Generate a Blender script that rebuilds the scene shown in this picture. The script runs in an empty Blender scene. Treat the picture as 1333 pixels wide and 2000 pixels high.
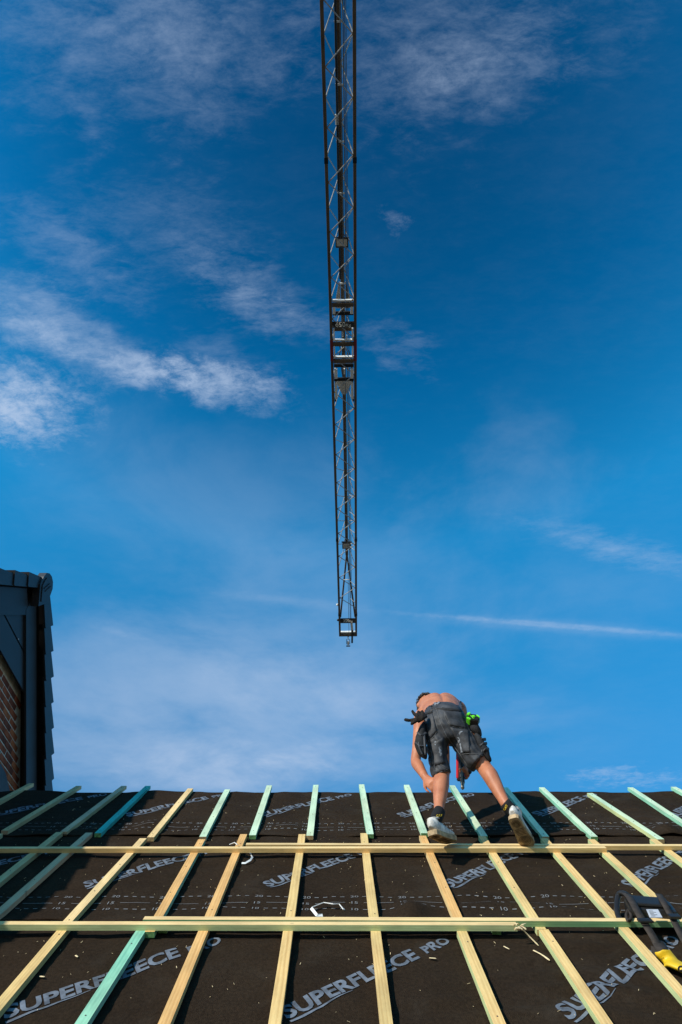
import bpy, bmesh, math, random
import numpy as np
from mathutils import Vector, Matrix, noise
from mathutils.bvhtree import BVHTree
random.seed(7)
S = bpy.context.scene
COL = S.collection
PI = math.pi

# ------------------------------------------------------------------ site measurements
FPX = 1240.0                                  # focal length of the lens in photo pixels (2000 px tall frame)
DELTA = math.atan(197 / FPX)
TH = (PI / 2 - DELTA) / 2                     # roof pitch
PITCH = TH + DELTA                            # camera looks up by this much
HC = 1.65                                     # camera height over the roof plane
Z0 = 4.55                                     # height of the roof plane at v = 0
ST, CT = math.sin(TH), math.cos(TH)
CAM = Vector((0, -HC * ST, Z0 + HC * CT))
RIGHT = Vector((1, 0, 0)); UPV = Vector((0, -math.sin(PITCH), math.cos(PITCH))); FWD = Vector((0, math.cos(PITCH), math.sin(PITCH)))
RIDGE = 6.204
SUN_DIR = Vector((-0.86, -0.22 * CT - ST, -0.22 * ST + CT)).normalized()
SUN_EL = math.asin(SUN_DIR.z); SUN_ROT = math.atan2(SUN_DIR.x, SUN_DIR.y)

def ray(px, py): return (px - 667) * RIGHT - (py - 1000) * UPV + FPX * FWD
def atY(px, py, Y): r = ray(px, py); return CAM + r * ((Y - CAM.y) / r.y)
def atX(px, py, X): r = ray(px, py); return CAM + r * ((X - CAM.x) / r.x)
def atZ(px, py, Z): r = ray(px, py); return CAM + r * ((Z - CAM.z) / r.z)
def roof(u, v, w=0.0): return Vector((u, v * CT - w * ST, Z0 + v * ST + w * CT))
ROOF_M = Matrix(((1, 0, 0, 0), (0, CT, -ST, 0), (0, ST, CT, Z0), (0, 0, 0, 1)))
def roofuv(px, py, w=0.0):
    hh = HC - w
    t = hh / (math.cos(DELTA) * (py - 1000) - math.sin(DELTA) * FPX)
    return (px - 667) * t, t * (math.sin(DELTA) * (py - 1000) + math.cos(DELTA) * FPX)

# ------------------------------------------------------------------ camera
cd = bpy.data.cameras.new('camera'); cam = bpy.data.objects.new('camera', cd); COL.objects.link(cam)
cd.sensor_fit = 'VERTICAL'; cd.sensor_height = 36; cd.lens = FPX / 2000 * 36
cd.clip_start = 0.05; cd.clip_end = 3000
cam.location = CAM; cam.rotation_euler = (PI / 2 + PITCH, 0, 0)
S.camera = cam
S.view_settings.view_transform = 'Standard'; S.view_settings.look = 'None'
S.view_settings.exposure = 0.0; S.view_settings.gamma = 1.0; S.view_settings.use_curve_mapping = False

# ------------------------------------------------------------------ sun
sl = bpy.data.lights.new('sun', 'SUN'); sl.energy = 4.8; sl.angle = math.radians(0.53); sl.color = (1.0, 0.93, 0.82)
so = bpy.data.objects.new('sun', sl); COL.objects.link(so)
so.rotation_euler = (-SUN_DIR).to_track_quat('-Z', 'Y').to_euler()

# ------------------------------------------------------------------ sky with cirrus
W = bpy.data.worlds.new('World'); S.world = W; W.use_nodes = True
nt = W.node_tree; N = nt.nodes; K = nt.links; N.clear()
def nn(t, **kw):
    n = N.new(t)
    for k, v in kw.items(): setattr(n, k, v)
    return n
def wmath(op, a, b=None, clamp=False):
    m = nn('ShaderNodeMath', operation=op, use_clamp=clamp)
    for i, q in enumerate((a, b)):
        if q is None: continue
        if isinstance(q, (int, float)): m.inputs[i].default_value = q
        else: K.new(q, m.inputs[i])
    return m.outputs[0]
out = nn('ShaderNodeOutputWorld'); bg = nn('ShaderNodeBackground'); K.new(bg.outputs[0], out.inputs[0])
bg.inputs[1].default_value = 0.1
sky = nn('ShaderNodeTexSky', sky_type='NISHITA', sun_disc=False)
sky.sun_elevation = SUN_EL; sky.sun_rotation = SUN_ROT; sky.altitude = 200; sky.air_density = 1.0; sky.dust_density = 0.6; sky.ozone_density = 3.0
geo = nn('ShaderNodeTexCoord'); sep = nn('ShaderNodeSeparateXYZ'); K.new(geo.outputs['Generated'], sep.inputs[0])
# deep polarised blue of the photograph, the same all round the horizon
rp = nn('ShaderNodeValToRGB'); K.new(sep.outputs[2], rp.inputs[0])
while len(rp.color_ramp.elements) < 5: rp.color_ramp.elements.new(0.5)
for e_, (p_, c_) in zip(rp.color_ramp.elements, ((0.0, (0.40, 0.42, 0.44)), (0.40, (0.13, 0.50, 0.62)), (0.72, (0.06, 0.80, 0.96)), (0.88, (0.005, 0.47, 0.66)), (1.0, (0.005, 0.235, 0.36)))):
    e_.position = p_; e_.color = (*c_, 1)
g2 = nn('ShaderNodeMix', data_type='RGBA', blend_type='MULTIPLY'); g2.inputs[0].default_value = 1
K.new(rp.outputs[0], g2.inputs[6]); g2.inputs[7].default_value = (2.8, 2.8, 2.8, 1)
grade = nn('ShaderNodeMix', data_type='RGBA', blend_type='MULTIPLY'); grade.inputs[0].default_value = 1
K.new(sky.outputs[0], grade.inputs[6]); K.new(g2.outputs[2], grade.inputs[7])
zc = wmath('MAXIMUM', sep.outputs[2], 0.06)
cx = wmath('DIVIDE', sep.outputs[0], zc); cy = wmath('DIVIDE', sep.outputs[1], zc)
cmb = nn('ShaderNodeCombineXYZ'); K.new(cx, cmb.inputs[0]); K.new(cy, cmb.inputs[1])
P = cmb.outputs[0]                                  # position on the cloud layer
def cpos(px, py):
    r = ray(px, py); return Vector((r.x / r.z, r.y / r.z))
def noise_tex(scale, detail, rough, stretch=(1, 1, 1), rot=0.0, dist=0.0, off=0.0):
    mp = nn('ShaderNodeMapping'); K.new(P, mp.inputs[0]); mp.inputs['Scale'].default_value = stretch
    mp.inputs['Rotation'].default_value = (0, 0, rot); mp.inputs['Location'].default_value = (off, off * 0.7, off)
    t = nn('ShaderNodeTexNoise'); t.inputs['Scale'].default_value = scale; t.inputs['Detail'].default_value = detail
    t.inputs['Roughness'].default_value = rough; t.inputs['Distortion'].default_value = dist
    K.new(mp.outputs[0], t.inputs[0]); return t.outputs['Fac']
def ramp(val, lo, hi, to0=0.0, to1=1.0):
    m = nn('ShaderNodeMapRange', interpolation_type='SMOOTHSTEP')
    K.new(val, m.inputs[0]); m.inputs[1].default_value = lo; m.inputs[2].default_value = hi
    m.inputs[3].default_value = to0; m.inputs[4].default_value = to1
    return m.outputs[0]
# domain warp so that no cloud keeps an ellipse outline
wn = nn('ShaderNodeTexNoise'); wn.inputs['Scale'].default_value = 3.2; wn.inputs['Detail'].default_value = 5; wn.inputs['Roughness'].default_value = 0.6
K.new(P, wn.inputs[0])
wv = nn('ShaderNodeVectorMath', operation='SUBTRACT'); K.new(wn.outputs['Color'], wv.inputs[0]); wv.inputs[1].default_value = (0.5, 0.5, 0.5)
ws = nn('ShaderNodeVectorMath', operation='SCALE'); K.new(wv.outputs[0], ws.inputs[0]); ws.inputs['Scale'].default_value = 0.20
wa = nn('ShaderNodeVectorMath', operation='ADD'); K.new(P, wa.inputs[0]); K.new(ws.outputs[0], wa.inputs[1])
PW = wa.outputs[0]
def layered(base, mid, k=0.45):
    return wmath('ADD', wmath('MULTIPLY', base, 1 - k), wmath('MULTIPLY', mid, k))
mid1 = noise_tex(17.0, 10, 0.72, (1, 2.6, 1), 0.75, 0.25, 2.3)
mid2 = noise_tex(26.0, 9, 0.72, (1, 1.6, 1), 0.35, 0.3, 5.9)
fine = layered(noise_tex(4.5, 12, 0.72, (1, 2.3, 1), 0.6, 0.12), mid1, 0.52)
puff = layered(noise_tex(6.5, 12, 0.72, (1, 1.5, 1), 0.5, 0.15, 3.1), mid2, 0.50)
wisp = layered(noise_tex(7.0, 10, 0.68, (0.5, 2.0, 1), -0.12, 0.1, 7.3), mid2, 0.35)
broad = layered(noise_tex(1.6, 11, 0.70, (1, 1.5, 1), 0.2, 0.1, 1.7), mid1, 0.35)
soft = noise_tex(3.0, 7, 0.58, (1, 1.1, 1), 0.3, 0.3, 4.4)
broad0 = noise_tex(1.6, 8, 0.60, (1, 1.2, 1), 0.2, 0.2, 1.7)
cover = None
def streak(a, b, wid, strength, tex, lo=0.38, hi=0.72, warped=True, soft=0.15):
    """a cloud lying on the layer between two points, wid its half width on the layer"""
    global cover
    A, B = cpos(*a), cpos(*b); c = (A + B) / 2; d = B - A
    mp = nn('ShaderNodeMapping', vector_type='TEXTURE'); K.new(PW if warped else P, mp.inputs[0])
    mp.inputs['Location'].default_value = (c.x, c.y, 0); mp.inputs['Rotation'].default_value = (0, 0, math.atan2(d.y, d.x))
    mp.inputs['Scale'].default_value = (d.length / 2 + wid * 0.5, wid, 1)
    ln = nn('ShaderNodeVectorMath', operation='LENGTH'); K.new(mp.outputs[0], ln.inputs[0])
    env = ramp(ln.outputs['Value'], soft, 1.1, 1.0, 0.0)
    # the texture threshold falls towards the heart of the cloud
    v = wmath('ADD', tex, wmath('MULTIPLY', wmath('SUBTRACT', env, 1.0), 0.22))
    m = wmath('MULTIPLY', wmath('MULTIPLY', ramp(v, lo, hi), env), strength)
    cover = m if cover is None else wmath('ADD', cover, m)
streak((-160, 40), (660, 50), 0.22, 0.20, fine, 0.36, 0.68)
streak((90, 10), (580, 120), 0.14, 0.16, puff, 0.37, 0.66)
streak((540, 90), (1150, 110), 0.20, 0.19, fine, 0.36, 0.68)
streak((690, 100), (930, 190), 0.09, 0.14, puff, 0.36, 0.66)
streak((800, 70), (1000, 245), 0.09, 0.17, puff, 0.36, 0.66)
streak((960, 30), (1110, 180), 0.08, 0.10, fine, 0.36, 0.68)
streak((1130, 20), (1300, 60), 0.14, 0.10, fine, 0.36, 0.68)
streak((-80, 520), (240, 710), 0.11, 0.34, fine, 0.32, 0.66)
streak((-60, 560), (330, 750), 0.10, 0.20, puff, 0.28, 0.68)
streak((-60, 600), (200, 690), 0.07, 0.24, puff, 0.34, 0.66)
streak((160, 675), (400, 760), 0.065, 0.45, puff, 0.30, 0.62)
streak((240, 715), (600, 775), 0.075, 0.62, puff, 0.31, 0.62)
streak((300, 640), (560, 760), 0.070, 0.16, fine, 0.32, 0.68)
streak((-260, 765), (190, 800), 0.16, 0.85, puff, 0.30, 0.60)
streak((330, 545), (720, 680), 0.070, 0.28, fine, 0.34, 0.66)
streak((300, 450), (660, 600), 0.075, 0.17, fine, 0.34, 0.68)
streak((40, 330), (600, 540), 0.16, 0.12, fine, 0.38, 0.70)
streak((-60, 400), (300, 580), 0.10, 0.20, fine, 0.34, 0.68)
streak((725, 385), (835, 436), 0.030, 0.26, puff, 0.40, 0.64)
streak((690, 640), (870, 730), 0.08, 0.14, fine, 0.40, 0.66)
streak((620, 1186), (1560, 1262), 0.045, 0.15, wisp, 0.20, 0.66, False, 0.1)
streak((640, 1186), (1500, 1254), 0.017, 0.24, puff, 0.22, 0.66, False, 0.25)
streak((300, 1142), (760, 1196), 0.035, 0.13, wisp, 0.20, 0.62, False, 0.0)
streak((900, 985), (1480, 1150), 0.075, 0.22, fine, 0.32, 0.64, False)
streak((1000, 1020), (1400, 1120), 0.030, 0.12, puff, 0.32, 0.64, False)
streak((650, 880), (1350, 1030), 0.30, 0.13, soft, 0.38, 0.68)
streak((150, 1215), (340, 1262), 0.030, 0.10, wisp, 0.28, 0.62, False)
streak((-200, 1430), (1050, 1450), 0.68, 0.50, broad0, 0.16, 0.60)
streak((100, 1500), (800, 1510), 0.35, 0.30, soft, 0.36, 0.66)
streak((400, 1480), (760, 1490), 0.20, 0.16, soft, 0.36, 0.64)
streak((1040, 1530), (1400, 1510), 0.16, 0.34, puff, 0.40, 0.64)
streak((-100, 1180), (1400, 1220), 0.60, 0.16, broad0, 0.32, 0.66)
streak((200, 1320), (1000, 1360), 0.28, 0.18, soft, 0.38, 0.66)
streak((-100, 900), (800, 1100), 0.45, 0.13, soft, 0.30, 0.72)
veil = wmath('MULTIPLY', ramp(broad, 0.42, 0.75), 0.025)
cover = wmath('ADD', cover, veil)
cover = wmath('MINIMUM', cover, 0.9)
ccol = nn('ShaderNodeMix', data_type='RGBA'); K.new(cover, ccol.inputs[0]); K.new(grade.outputs[2], ccol.inputs[6])
ccol.inputs[7].default_value = (5.0, 6.2, 8.2, 1)
K.new(ccol.outputs[2], bg.inputs[0])

# ------------------------------------------------------------------ materials
def mat(name, rgb, rough=0.7, metal=0.0, spec=0.3, var=0.12, vscale=6.0, bump=0.0, bscale=40.0, stretch=None, rgb2=None, detail=5):
    m = bpy.data.materials.new(name); m.use_nodes = True
    t = m.node_tree; b = t.nodes['Principled BSDF']
    b.inputs['Roughness'].default_value = rough; b.inputs['Metallic'].default_value = metal
    b.inputs['Specular IOR Level'].default_value = spec
    tc = t.nodes.new('ShaderNodeTexCoord'); mp = t.nodes.new('ShaderNodeMapping')
    t.links.new(tc.outputs['Object'], mp.inputs[0])
    if stretch: mp.inputs['Scale'].default_value = stretch
    n = t.nodes.new('ShaderNodeTexNoise'); n.inputs['Scale'].default_value = vscale; n.inputs['Detail'].default_value = detail; n.inputs['Roughness'].default_value = 0.62
    t.links.new(mp.outputs[0], n.inputs[0])
    r = t.nodes.new('ShaderNodeValToRGB'); t.links.new(n.outputs['Fac'], r.inputs[0])
    a = rgb2 or tuple(c * (1 - var * 1.6) for c in rgb); c2 = rgb if rgb2 else tuple(min(1, c * (1 + var)) for c in rgb)
    r.color_ramp.elements[0].position = 0.32; r.color_ramp.elements[0].color = (*a, 1)
    r.color_ramp.elements[1].position = 0.68; r.color_ramp.elements[1].color = (*c2, 1)
    t.links.new(r.outputs[0], b.inputs['Base Color'])
    if bump:
        n2 = t.nodes.new('ShaderNodeTexNoise'); n2.inputs['Scale'].default_value = bscale; n2.inputs['Detail'].default_value = 4
        t.links.new(mp.outputs[0], n2.inputs[0])
        bp = t.nodes.new('ShaderNodeBump'); bp.inputs['Strength'].default_value = bump; bp.inputs['Distance'].default_value = 0.01
        t.links.new(n2.outputs['Fac'], bp.inputs['Height']); t.links.new(bp.outputs[0], b.inputs['Normal'])
    return m
def wood(name, light, dark, tint=None, tint_amt=0.0, rough=0.65):
    """sawn softwood, grain along local Y; per-object random offset so that no two battens match"""
    m = bpy.data.materials.new(name); m.use_nodes = True
    t = m.node_tree; L = t.links; b = t.nodes['Principled BSDF']; b.inputs['Roughness'].default_value = rough; b.inputs['Specular IOR Level'].default_value = 0.25
    tc = t.nodes.new('ShaderNodeTexCoord'); oi = t.nodes.new('ShaderNodeObjectInfo')
    ad = t.nodes.new('ShaderNodeVectorMath'); ad.operation = 'MULTIPLY_ADD'
    L.new(oi.outputs['Random'], ad.inputs[0]); ad.inputs[1].default_value = (3.7, 41.0, 5.3); L.new(tc.outputs['Object'], ad.inputs[2])
    mp = t.nodes.new('ShaderNodeMapping'); L.new(ad.outputs[0], mp.inputs[0]); mp.inputs['Scale'].default_value = (1, 0.055, 1)
    wv_ = t.nodes.new('ShaderNodeTexNoise'); wv_.inputs['Scale'].default_value = 3.0; wv_.inputs['Detail'].default_value = 2; L.new(mp.outputs[0], wv_.inputs[0])
    mul = t.nodes.new('ShaderNodeVectorMath'); mul.operation = 'MULTIPLY_ADD'; L.new(wv_.outputs['Color'], mul.inputs[0]); mul.inputs[1].default_value = (0.05, 0.0, 0.05); L.new(mp.outputs[0], mul.inputs[2])
    ring = t.nodes.new('ShaderNodeTexWave'); ring.wave_type = 'RINGS'; ring.rings_direction = 'Y'; ring.inputs['Scale'].default_value = 34; ring.inputs['Distortion'].default_value = 3.0
    ring.inputs['Detail'].default_value = 3; ring.inputs['Detail Scale'].default_value = 1.4
    L.new(mul.outputs[0], ring.inputs[0])
    fn = t.nodes.new('ShaderNodeTexNoise'); fn.inputs['Scale'].default_value = 9; fn.inputs['Detail'].default_value = 6
    mp2 = t.nodes.new('ShaderNodeMapping'); L.new(ad.outputs[0], mp2.inputs[0]); mp2.inputs['Scale'].default_value = (7, 0.28, 7); L.new(mp2.outputs[0], fn.inputs[0])
    mx = t.nodes.new('ShaderNodeMix'); mx.data_type = 'FLOAT'; mx.inputs[0].default_value = 0.72
    L.new(ring.outputs['Fac'], mx.inputs[2]); L.new(fn.outputs['Fac'], mx.inputs[3])
    r = t.nodes.new('ShaderNodeValToRGB'); L.new(mx.outputs[0], r.inputs[0])
    r.color_ramp.elements[0].position = 0.12; r.color_ramp.elements[0].color = (*dark, 1); r.color_ramp.elements[1].position = 0.6; r.color_ramp.elements[1].color = (*light, 1)
    col = r.outputs[0]
    if tint:
        tn = t.nodes.new('ShaderNodeTexNoise'); tn.inputs['Scale'].default_value = 2.2; tn.inputs['Detail'].default_value = 4
        mp3 = t.nodes.new('ShaderNodeMapping'); L.new(ad.outputs[0], mp3.inputs[0]); mp3.inputs['Scale'].default_value = (2, 0.6, 2); L.new(mp3.outputs[0], tn.inputs[0])
        mr = t.nodes.new('ShaderNodeMapRange'); L.new(tn.outputs['Fac'], mr.inputs[0]); mr.inputs[1].default_value = 0.35; mr.inputs[2].default_value = 0.65; mr.inputs[4].default_value = tint_amt
        mc = t.nodes.new('ShaderNodeMix'); mc.data_type = 'RGBA'; L.new(mr.outputs[0], mc.inputs[0]); L.new(col, mc.inputs[6]); mc.inputs[7].default_value = (*tint, 1)
        col = mc.outputs[2]
    # knots
    vk = t.nodes.new('ShaderNodeTexVoronoi'); vk.inputs['Scale'].default_value = 2.4
    mp4 = t.nodes.new('ShaderNodeMapping'); L.new(ad.outputs[0], mp4.inputs[0]); mp4.inputs['Scale'].default_value = (2.6, 1, 0.02); L.new(mp4.outputs[0], vk.inputs[0])
    kr = t.nodes.new('ShaderNodeMapRange'); L.new(vk.outputs['Distance'], kr.inputs[0]); kr.inputs[1].default_value = 0.016; kr.inputs[2].default_value = 0.042; kr.inputs[3].default_value = 0.8; kr.inputs[4].default_value = 0.0
    mk = t.nodes.new('ShaderNodeMix'); mk.data_type = 'RGBA'; L.new(kr.outputs[0], mk.inputs[0]); L.new(col, mk.inputs[6]); mk.inputs[7].default_value = (*[c * 0.3 for c in dark], 1)
    dn = t.nodes.new('ShaderNodeTexNoise'); dn.inputs['Scale'].default_value = 3.4; dn.inputs['Detail'].default_value = 9; dn.inputs['Roughness'].default_value = 0.68   # handling dirt and uneven drying
    mp5 = t.nodes.new('ShaderNodeMapping'); L.new(ad.outputs[0], mp5.inputs[0]); mp5.inputs['Scale'].default_value = (3, 0.8, 3); L.new(mp5.outputs[0], dn.inputs[0])
    dr = t.nodes.new('ShaderNodeMapRange'); L.new(dn.outputs['Fac'], dr.inputs[0]); dr.inputs[1].default_value = 0.30; dr.inputs[2].default_value = 0.62; dr.inputs[3].default_value = 0.66; dr.inputs[4].default_value = 1.04
    dm = t.nodes.new('ShaderNodeVectorMath'); dm.operation = 'SCALE'; L.new(mk.outputs[2], dm.inputs[0]); L.new(dr.outputs[0], dm.inputs['Scale'])
    L.new(dm.outputs[0], b.inputs['Base Color'])
    bp = t.nodes.new('ShaderNodeBump'); bp.inputs['Strength'].default_value = 0.25; bp.inputs['Distance'].default_value = 0.004
    L.new(fn.outputs['Fac'], bp.inputs['Height']); L.new(bp.outputs[0], b.inputs['Normal'])
    return m

M = {}
M['yellow'] = wood('yellow pine', (0.84, 0.555, 0.225), (0.60, 0.34, 0.115), (0.66, 0.56, 0.24), 0.35)
M['orange'] = wood('orange pine', (0.82, 0.485, 0.185), (0.58, 0.28, 0.085), (0.72, 0.40, 0.14), 0.4)
M['pale'] = wood('pale pine', (0.88, 0.635, 0.31), (0.68, 0.43, 0.175), (0.80, 0.60, 0.27), 0.35)
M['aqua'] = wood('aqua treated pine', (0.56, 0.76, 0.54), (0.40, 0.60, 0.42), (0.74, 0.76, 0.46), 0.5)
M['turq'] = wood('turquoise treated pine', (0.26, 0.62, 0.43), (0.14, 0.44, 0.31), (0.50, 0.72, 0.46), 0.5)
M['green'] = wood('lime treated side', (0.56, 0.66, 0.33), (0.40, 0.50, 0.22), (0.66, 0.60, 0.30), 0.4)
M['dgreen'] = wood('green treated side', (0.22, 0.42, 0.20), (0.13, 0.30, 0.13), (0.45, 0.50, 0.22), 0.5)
M['teal'] = wood('teal treated pine', (0.05, 0.50, 0.42), (0.03, 0.34, 0.29), (0.10, 0.58, 0.46), 0.3)
M['grey'] = wood('olive shade-toned pine', (0.72, 0.52, 0.25), (0.54, 0.37, 0.16), (0.56, 0.50, 0.26), 0.5)  # ordinary pine, recoloured for the shaded left battens: shade tone is in the colour
M['brown'] = wood('brown shade-toned pine', (0.66, 0.46, 0.26), (0.48, 0.32, 0.17), (0.56, 0.44, 0.28), 0.5)  # browner copy for the same battens, shade tone again in the colour
M['end'] = mat('wood end grain', (0.50, 0.34, 0.16), 0.85, var=0.25, vscale=60)
M['endgreen'] = mat('green end grain', (0.16, 0.34, 0.12), 0.85, var=0.35, vscale=60)
M['membrane'] = mat('dark brown fleece', (0.0340, 0.0220, 0.0130), 0.95, spec=0.08, vscale=1.9, bump=0.75, bscale=280, rgb2=(0.0225, 0.0140, 0.0082), detail=14)
_t = M['membrane'].node_tree; _b = _t.nodes['Principled BSDF']; _src = _b.inputs['Base Color'].links[0].from_socket   # fleece specks and trodden-in dust
_tc = _t.nodes.new('ShaderNodeTexCoord'); _n1 = _t.nodes.new('ShaderNodeTexNoise'); _n1.inputs['Scale'].default_value = 75; _n1.inputs['Detail'].default_value = 3; _t.links.new(_tc.outputs['Object'], _n1.inputs[0])
_n2 = _t.nodes.new('ShaderNodeTexNoise'); _n2.inputs['Scale'].default_value = 2.6; _n2.inputs['Detail'].default_value = 9; _n2.inputs['Roughness'].default_value = 0.7; _n2.inputs['Distortion'].default_value = 0.6; _t.links.new(_tc.outputs['Object'], _n2.inputs[0])
_r1 = _t.nodes.new('ShaderNodeMapRange'); _t.links.new(_n1.outputs['Fac'], _r1.inputs[0]); _r1.inputs[1].default_value = 0.3; _r1.inputs[2].default_value = 0.7; _r1.inputs[3].default_value = 0.72; _r1.inputs[4].default_value = 1.30
_r2 = _t.nodes.new('ShaderNodeMapRange'); _t.links.new(_n2.outputs['Fac'], _r2.inputs[0]); _r2.inputs[1].default_value = 0.54; _r2.inputs[2].default_value = 0.78; _r2.inputs[3].default_value = 0.0; _r2.inputs[4].default_value = 0.45
_m1 = _t.nodes.new('ShaderNodeVectorMath'); _m1.operation = 'SCALE'; _t.links.new(_src, _m1.inputs[0]); _t.links.new(_r1.outputs[0], _m1.inputs['Scale'])
_m2 = _t.nodes.new('ShaderNodeMix'); _m2.data_type = 'RGBA'; _t.links.new(_r2.outputs[0], _m2.inputs[0]); _t.links.new(_m1.outputs[0], _m2.inputs[6]); _m2.inputs[7].default_value = (0.062, 0.050, 0.038, 1)
_t.links.new(_m2.outputs[2], _b.inputs['Base Color'])
M['print'] = mat('grey blue print', (0.138, 0.158, 0.190), 0.85, var=0.34, vscale=14)
M['mark'] = mat('white grey mark print', (0.20, 0.20, 0.20), 0.8, var=0.1, vscale=40)
M['ground'] = mat('bare ground', (0.17, 0.14, 0.105), 0.95, var=0.25, vscale=0.3)
M['render'] = mat('house brick', (0.25, 0.12, 0.08), 0.9, var=0.2, vscale=5)
M['brick'] = mat('red brick', (0.30, 0.072, 0.028), 0.9, var=0.30, vscale=5.0, bump=0.5, bscale=60)
M['brick2'] = mat('burnt brick', (0.17, 0.045, 0.024), 0.9, var=0.30, vscale=6.0, bump=0.5, bscale=60)
M['brick3'] = mat('orange brick', (0.38, 0.105, 0.038), 0.9, var=0.25, vscale=6.0, bump=0.5, bscale=60)
M['mortar'] = mat('pale mortar', (0.62, 0.54, 0.43), 0.95, var=0.2, vscale=12, bump=0.6, bscale=80)
M['anthracite'] = mat('anthracite cladding', (0.030, 0.031, 0.034), 0.48, spec=0.35, var=0.08, vscale=3)
M['tile'] = mat('anthracite roof tile', (0.026, 0.024, 0.025), 0.45, spec=0.45, var=0.15, vscale=8)
M['dark'] = mat('gap shade black', (0.012, 0.012, 0.012), 0.9, var=0.1)  # painted shade for the gap under the verge tiles
M['lead'] = mat('lead flashing', (0.040, 0.042, 0.046), 0.55, spec=0.35, var=0.2, vscale=5)
M['jib'] = mat('brown painted steel', (0.12, 0.080, 0.042), 0.45, spec=0.5, vscale=2.5, rgb2=(0.060, 0.040, 0.024), detail=9)
M['galv'] = mat('galvanised steel', (0.76, 0.76, 0.73), 0.42, spec=0.5, var=0.12, vscale=9)
M['lacing'] = mat('grey lacing tube', (0.40, 0.39, 0.37), 0.35, spec=0.5, var=0.3, vscale=9)
M['rope'] = mat('steel rope', (0.06, 0.06, 0.06), 0.5, var=0.1)
M['black'] = mat('black plastic', (0.016, 0.015, 0.014), 0.42, spec=0.5, var=0.15, vscale=15)
M['plate'] = mat('black sign plate', (0.012, 0.012, 0.012), 0.5, var=0.1)
M['letter'] = mat('grey sign letters', (0.55, 0.52, 0.46), 0.6, var=0.05)
M['red'] = mat('red plastic', (0.52, 0.022, 0.022), 0.4, spec=0.5, var=0.1)
M['redpaint'] = mat('dull red paint', (0.20, 0.02, 0.02), 0.5, var=0.1)
M['glass'] = mat('floodlight glass', (0.42, 0.38, 0.32), 0.25, spec=0.6, var=0.08)
M['skin'] = mat('tanned skin', (0.53, 0.210, 0.108), 0.50, spec=0.35, vscale=12, bump=0.12, bscale=170, rgb2=(0.40, 0.135, 0.065), detail=7)
M['skin'].node_tree.nodes['Principled BSDF'].inputs['Subsurface Weight'].default_value = 0.06
M['skin'].node_tree.nodes['Principled BSDF'].inputs['Subsurface Radius'].default_value = (0.02, 0.008, 0.005)
M['hair'] = mat('dark greying hair', (0.050, 0.038, 0.030), 0.5, spec=0.5, var=0.6, vscale=40)
M['shorts'] = mat('charcoal work cloth', (0.068, 0.070, 0.078), 0.62, spec=0.35, vscale=11, bump=0.15, bscale=160, rgb2=(0.014, 0.014, 0.016), detail=8)
M['shorts2'] = mat('black work cloth', (0.026, 0.026, 0.028), 0.8, spec=0.2, var=0.25, vscale=14, bump=0.3, bscale=120)
M['seam'] = mat('pale stitching', (0.15, 0.15, 0.155), 0.8, var=0.2, vscale=60)
M['dust'] = mat('dried pale filler', (0.24, 0.26, 0.29), 0.9, var=0.5, vscale=60)
M['sock'] = mat('black sock', (0.012, 0.012, 0.013), 0.9, var=0.2, bump=0.4, bscale=300)
M['sockprint'] = mat('yellow sock letters', (0.62, 0.40, 0.03), 0.8, var=0.1)
M['shoe'] = mat('worn white leather', (0.66, 0.62, 0.56), 0.55, spec=0.35, var=0.34, vscale=18, bump=0.15, bscale=90)
M['sole'] = mat('dirty rubber sole', (0.42, 0.30, 0.17), 0.8, var=0.35, vscale=22, bump=0.3, bscale=120)
M['tread'] = mat('dark sole groove', (0.10, 0.065, 0.035), 0.9, var=0.3, vscale=30)
M['glove'] = mat('dark brown knit glove', (0.022, 0.016, 0.013), 0.85, var=0.3, vscale=40, bump=0.5, bscale=260)
M['lime'] = mat('neon green plastic', (0.16, 0.72, 0.03), 0.4, spec=0.5, var=0.08)
M['ink'] = mat('tattoo ink', (0.075, 0.055, 0.055), 0.6, var=0.2)
M['strap'] = mat('brown black webbing', (0.040, 0.031, 0.025), 0.8, var=0.25, vscale=30, bump=0.3, bscale=200)
M['label'] = mat('grey paper label', (0.46, 0.47, 0.50), 0.6, var=0.08, vscale=40)
M['yellowpad'] = mat('yellow vinyl', (0.74, 0.47, 0.015), 0.5, spec=0.5, var=0.12, vscale=14)
M['whiteplastic'] = mat('white plastic', (0.80, 0.79, 0.76), 0.4, spec=0.5, var=0.05)
M['shaving'] = mat('fresh wood shaving', (0.80, 0.62, 0.36), 0.8, var=0.2, vscale=30)
M['nail'] = mat('nail head', (0.12, 0.10, 0.09), 0.5, var=0.2)
M['brass'] = mat('worn steel', (0.30, 0.26, 0.20), 0.35, metal=0.8, var=0.2)

# ------------------------------------------------------------------ object helpers
def tag(o, label=None, cat=None, group=None, kind=None):
    if label: o['label'] = label
    if cat: o['category'] = cat
    if group: o['group'] = group
    if kind: o['kind'] = kind
    return o
def empty(name, loc=(0, 0, 0), **kw):
    o = bpy.data.objects.new(name, None); COL.objects.link(o); o.location = loc; o.empty_display_size = 0.2
    return tag(o, **kw)
def link(name, me, mats, parent=None, smooth=False):
    for m in (mats if isinstance(mats, (list, tuple)) else [mats]): me.materials.append(m)
    o = bpy.data.objects.new(name, me); COL.objects.link(o)
    if parent is not None:
        o.parent = parent
        o.matrix_parent_inverse = world_of(parent).inverted()
    if smooth: me.shade_smooth()
    return o
def world_of(o):
    m = Matrix.LocRotScale(o.location, o.rotation_euler, o.scale)
    return world_of(o.parent) @ o.matrix_parent_inverse @ m if o.parent else m
def from_bm(name, bm, mats, parent=None, smooth=False):
    bmesh.ops.recalc_face_normals(bm, faces=bm.faces)
    me = bpy.data.meshes.new(name); bm.to_mesh(me); bm.free()
    return link(name, me, mats, parent, smooth)
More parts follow.
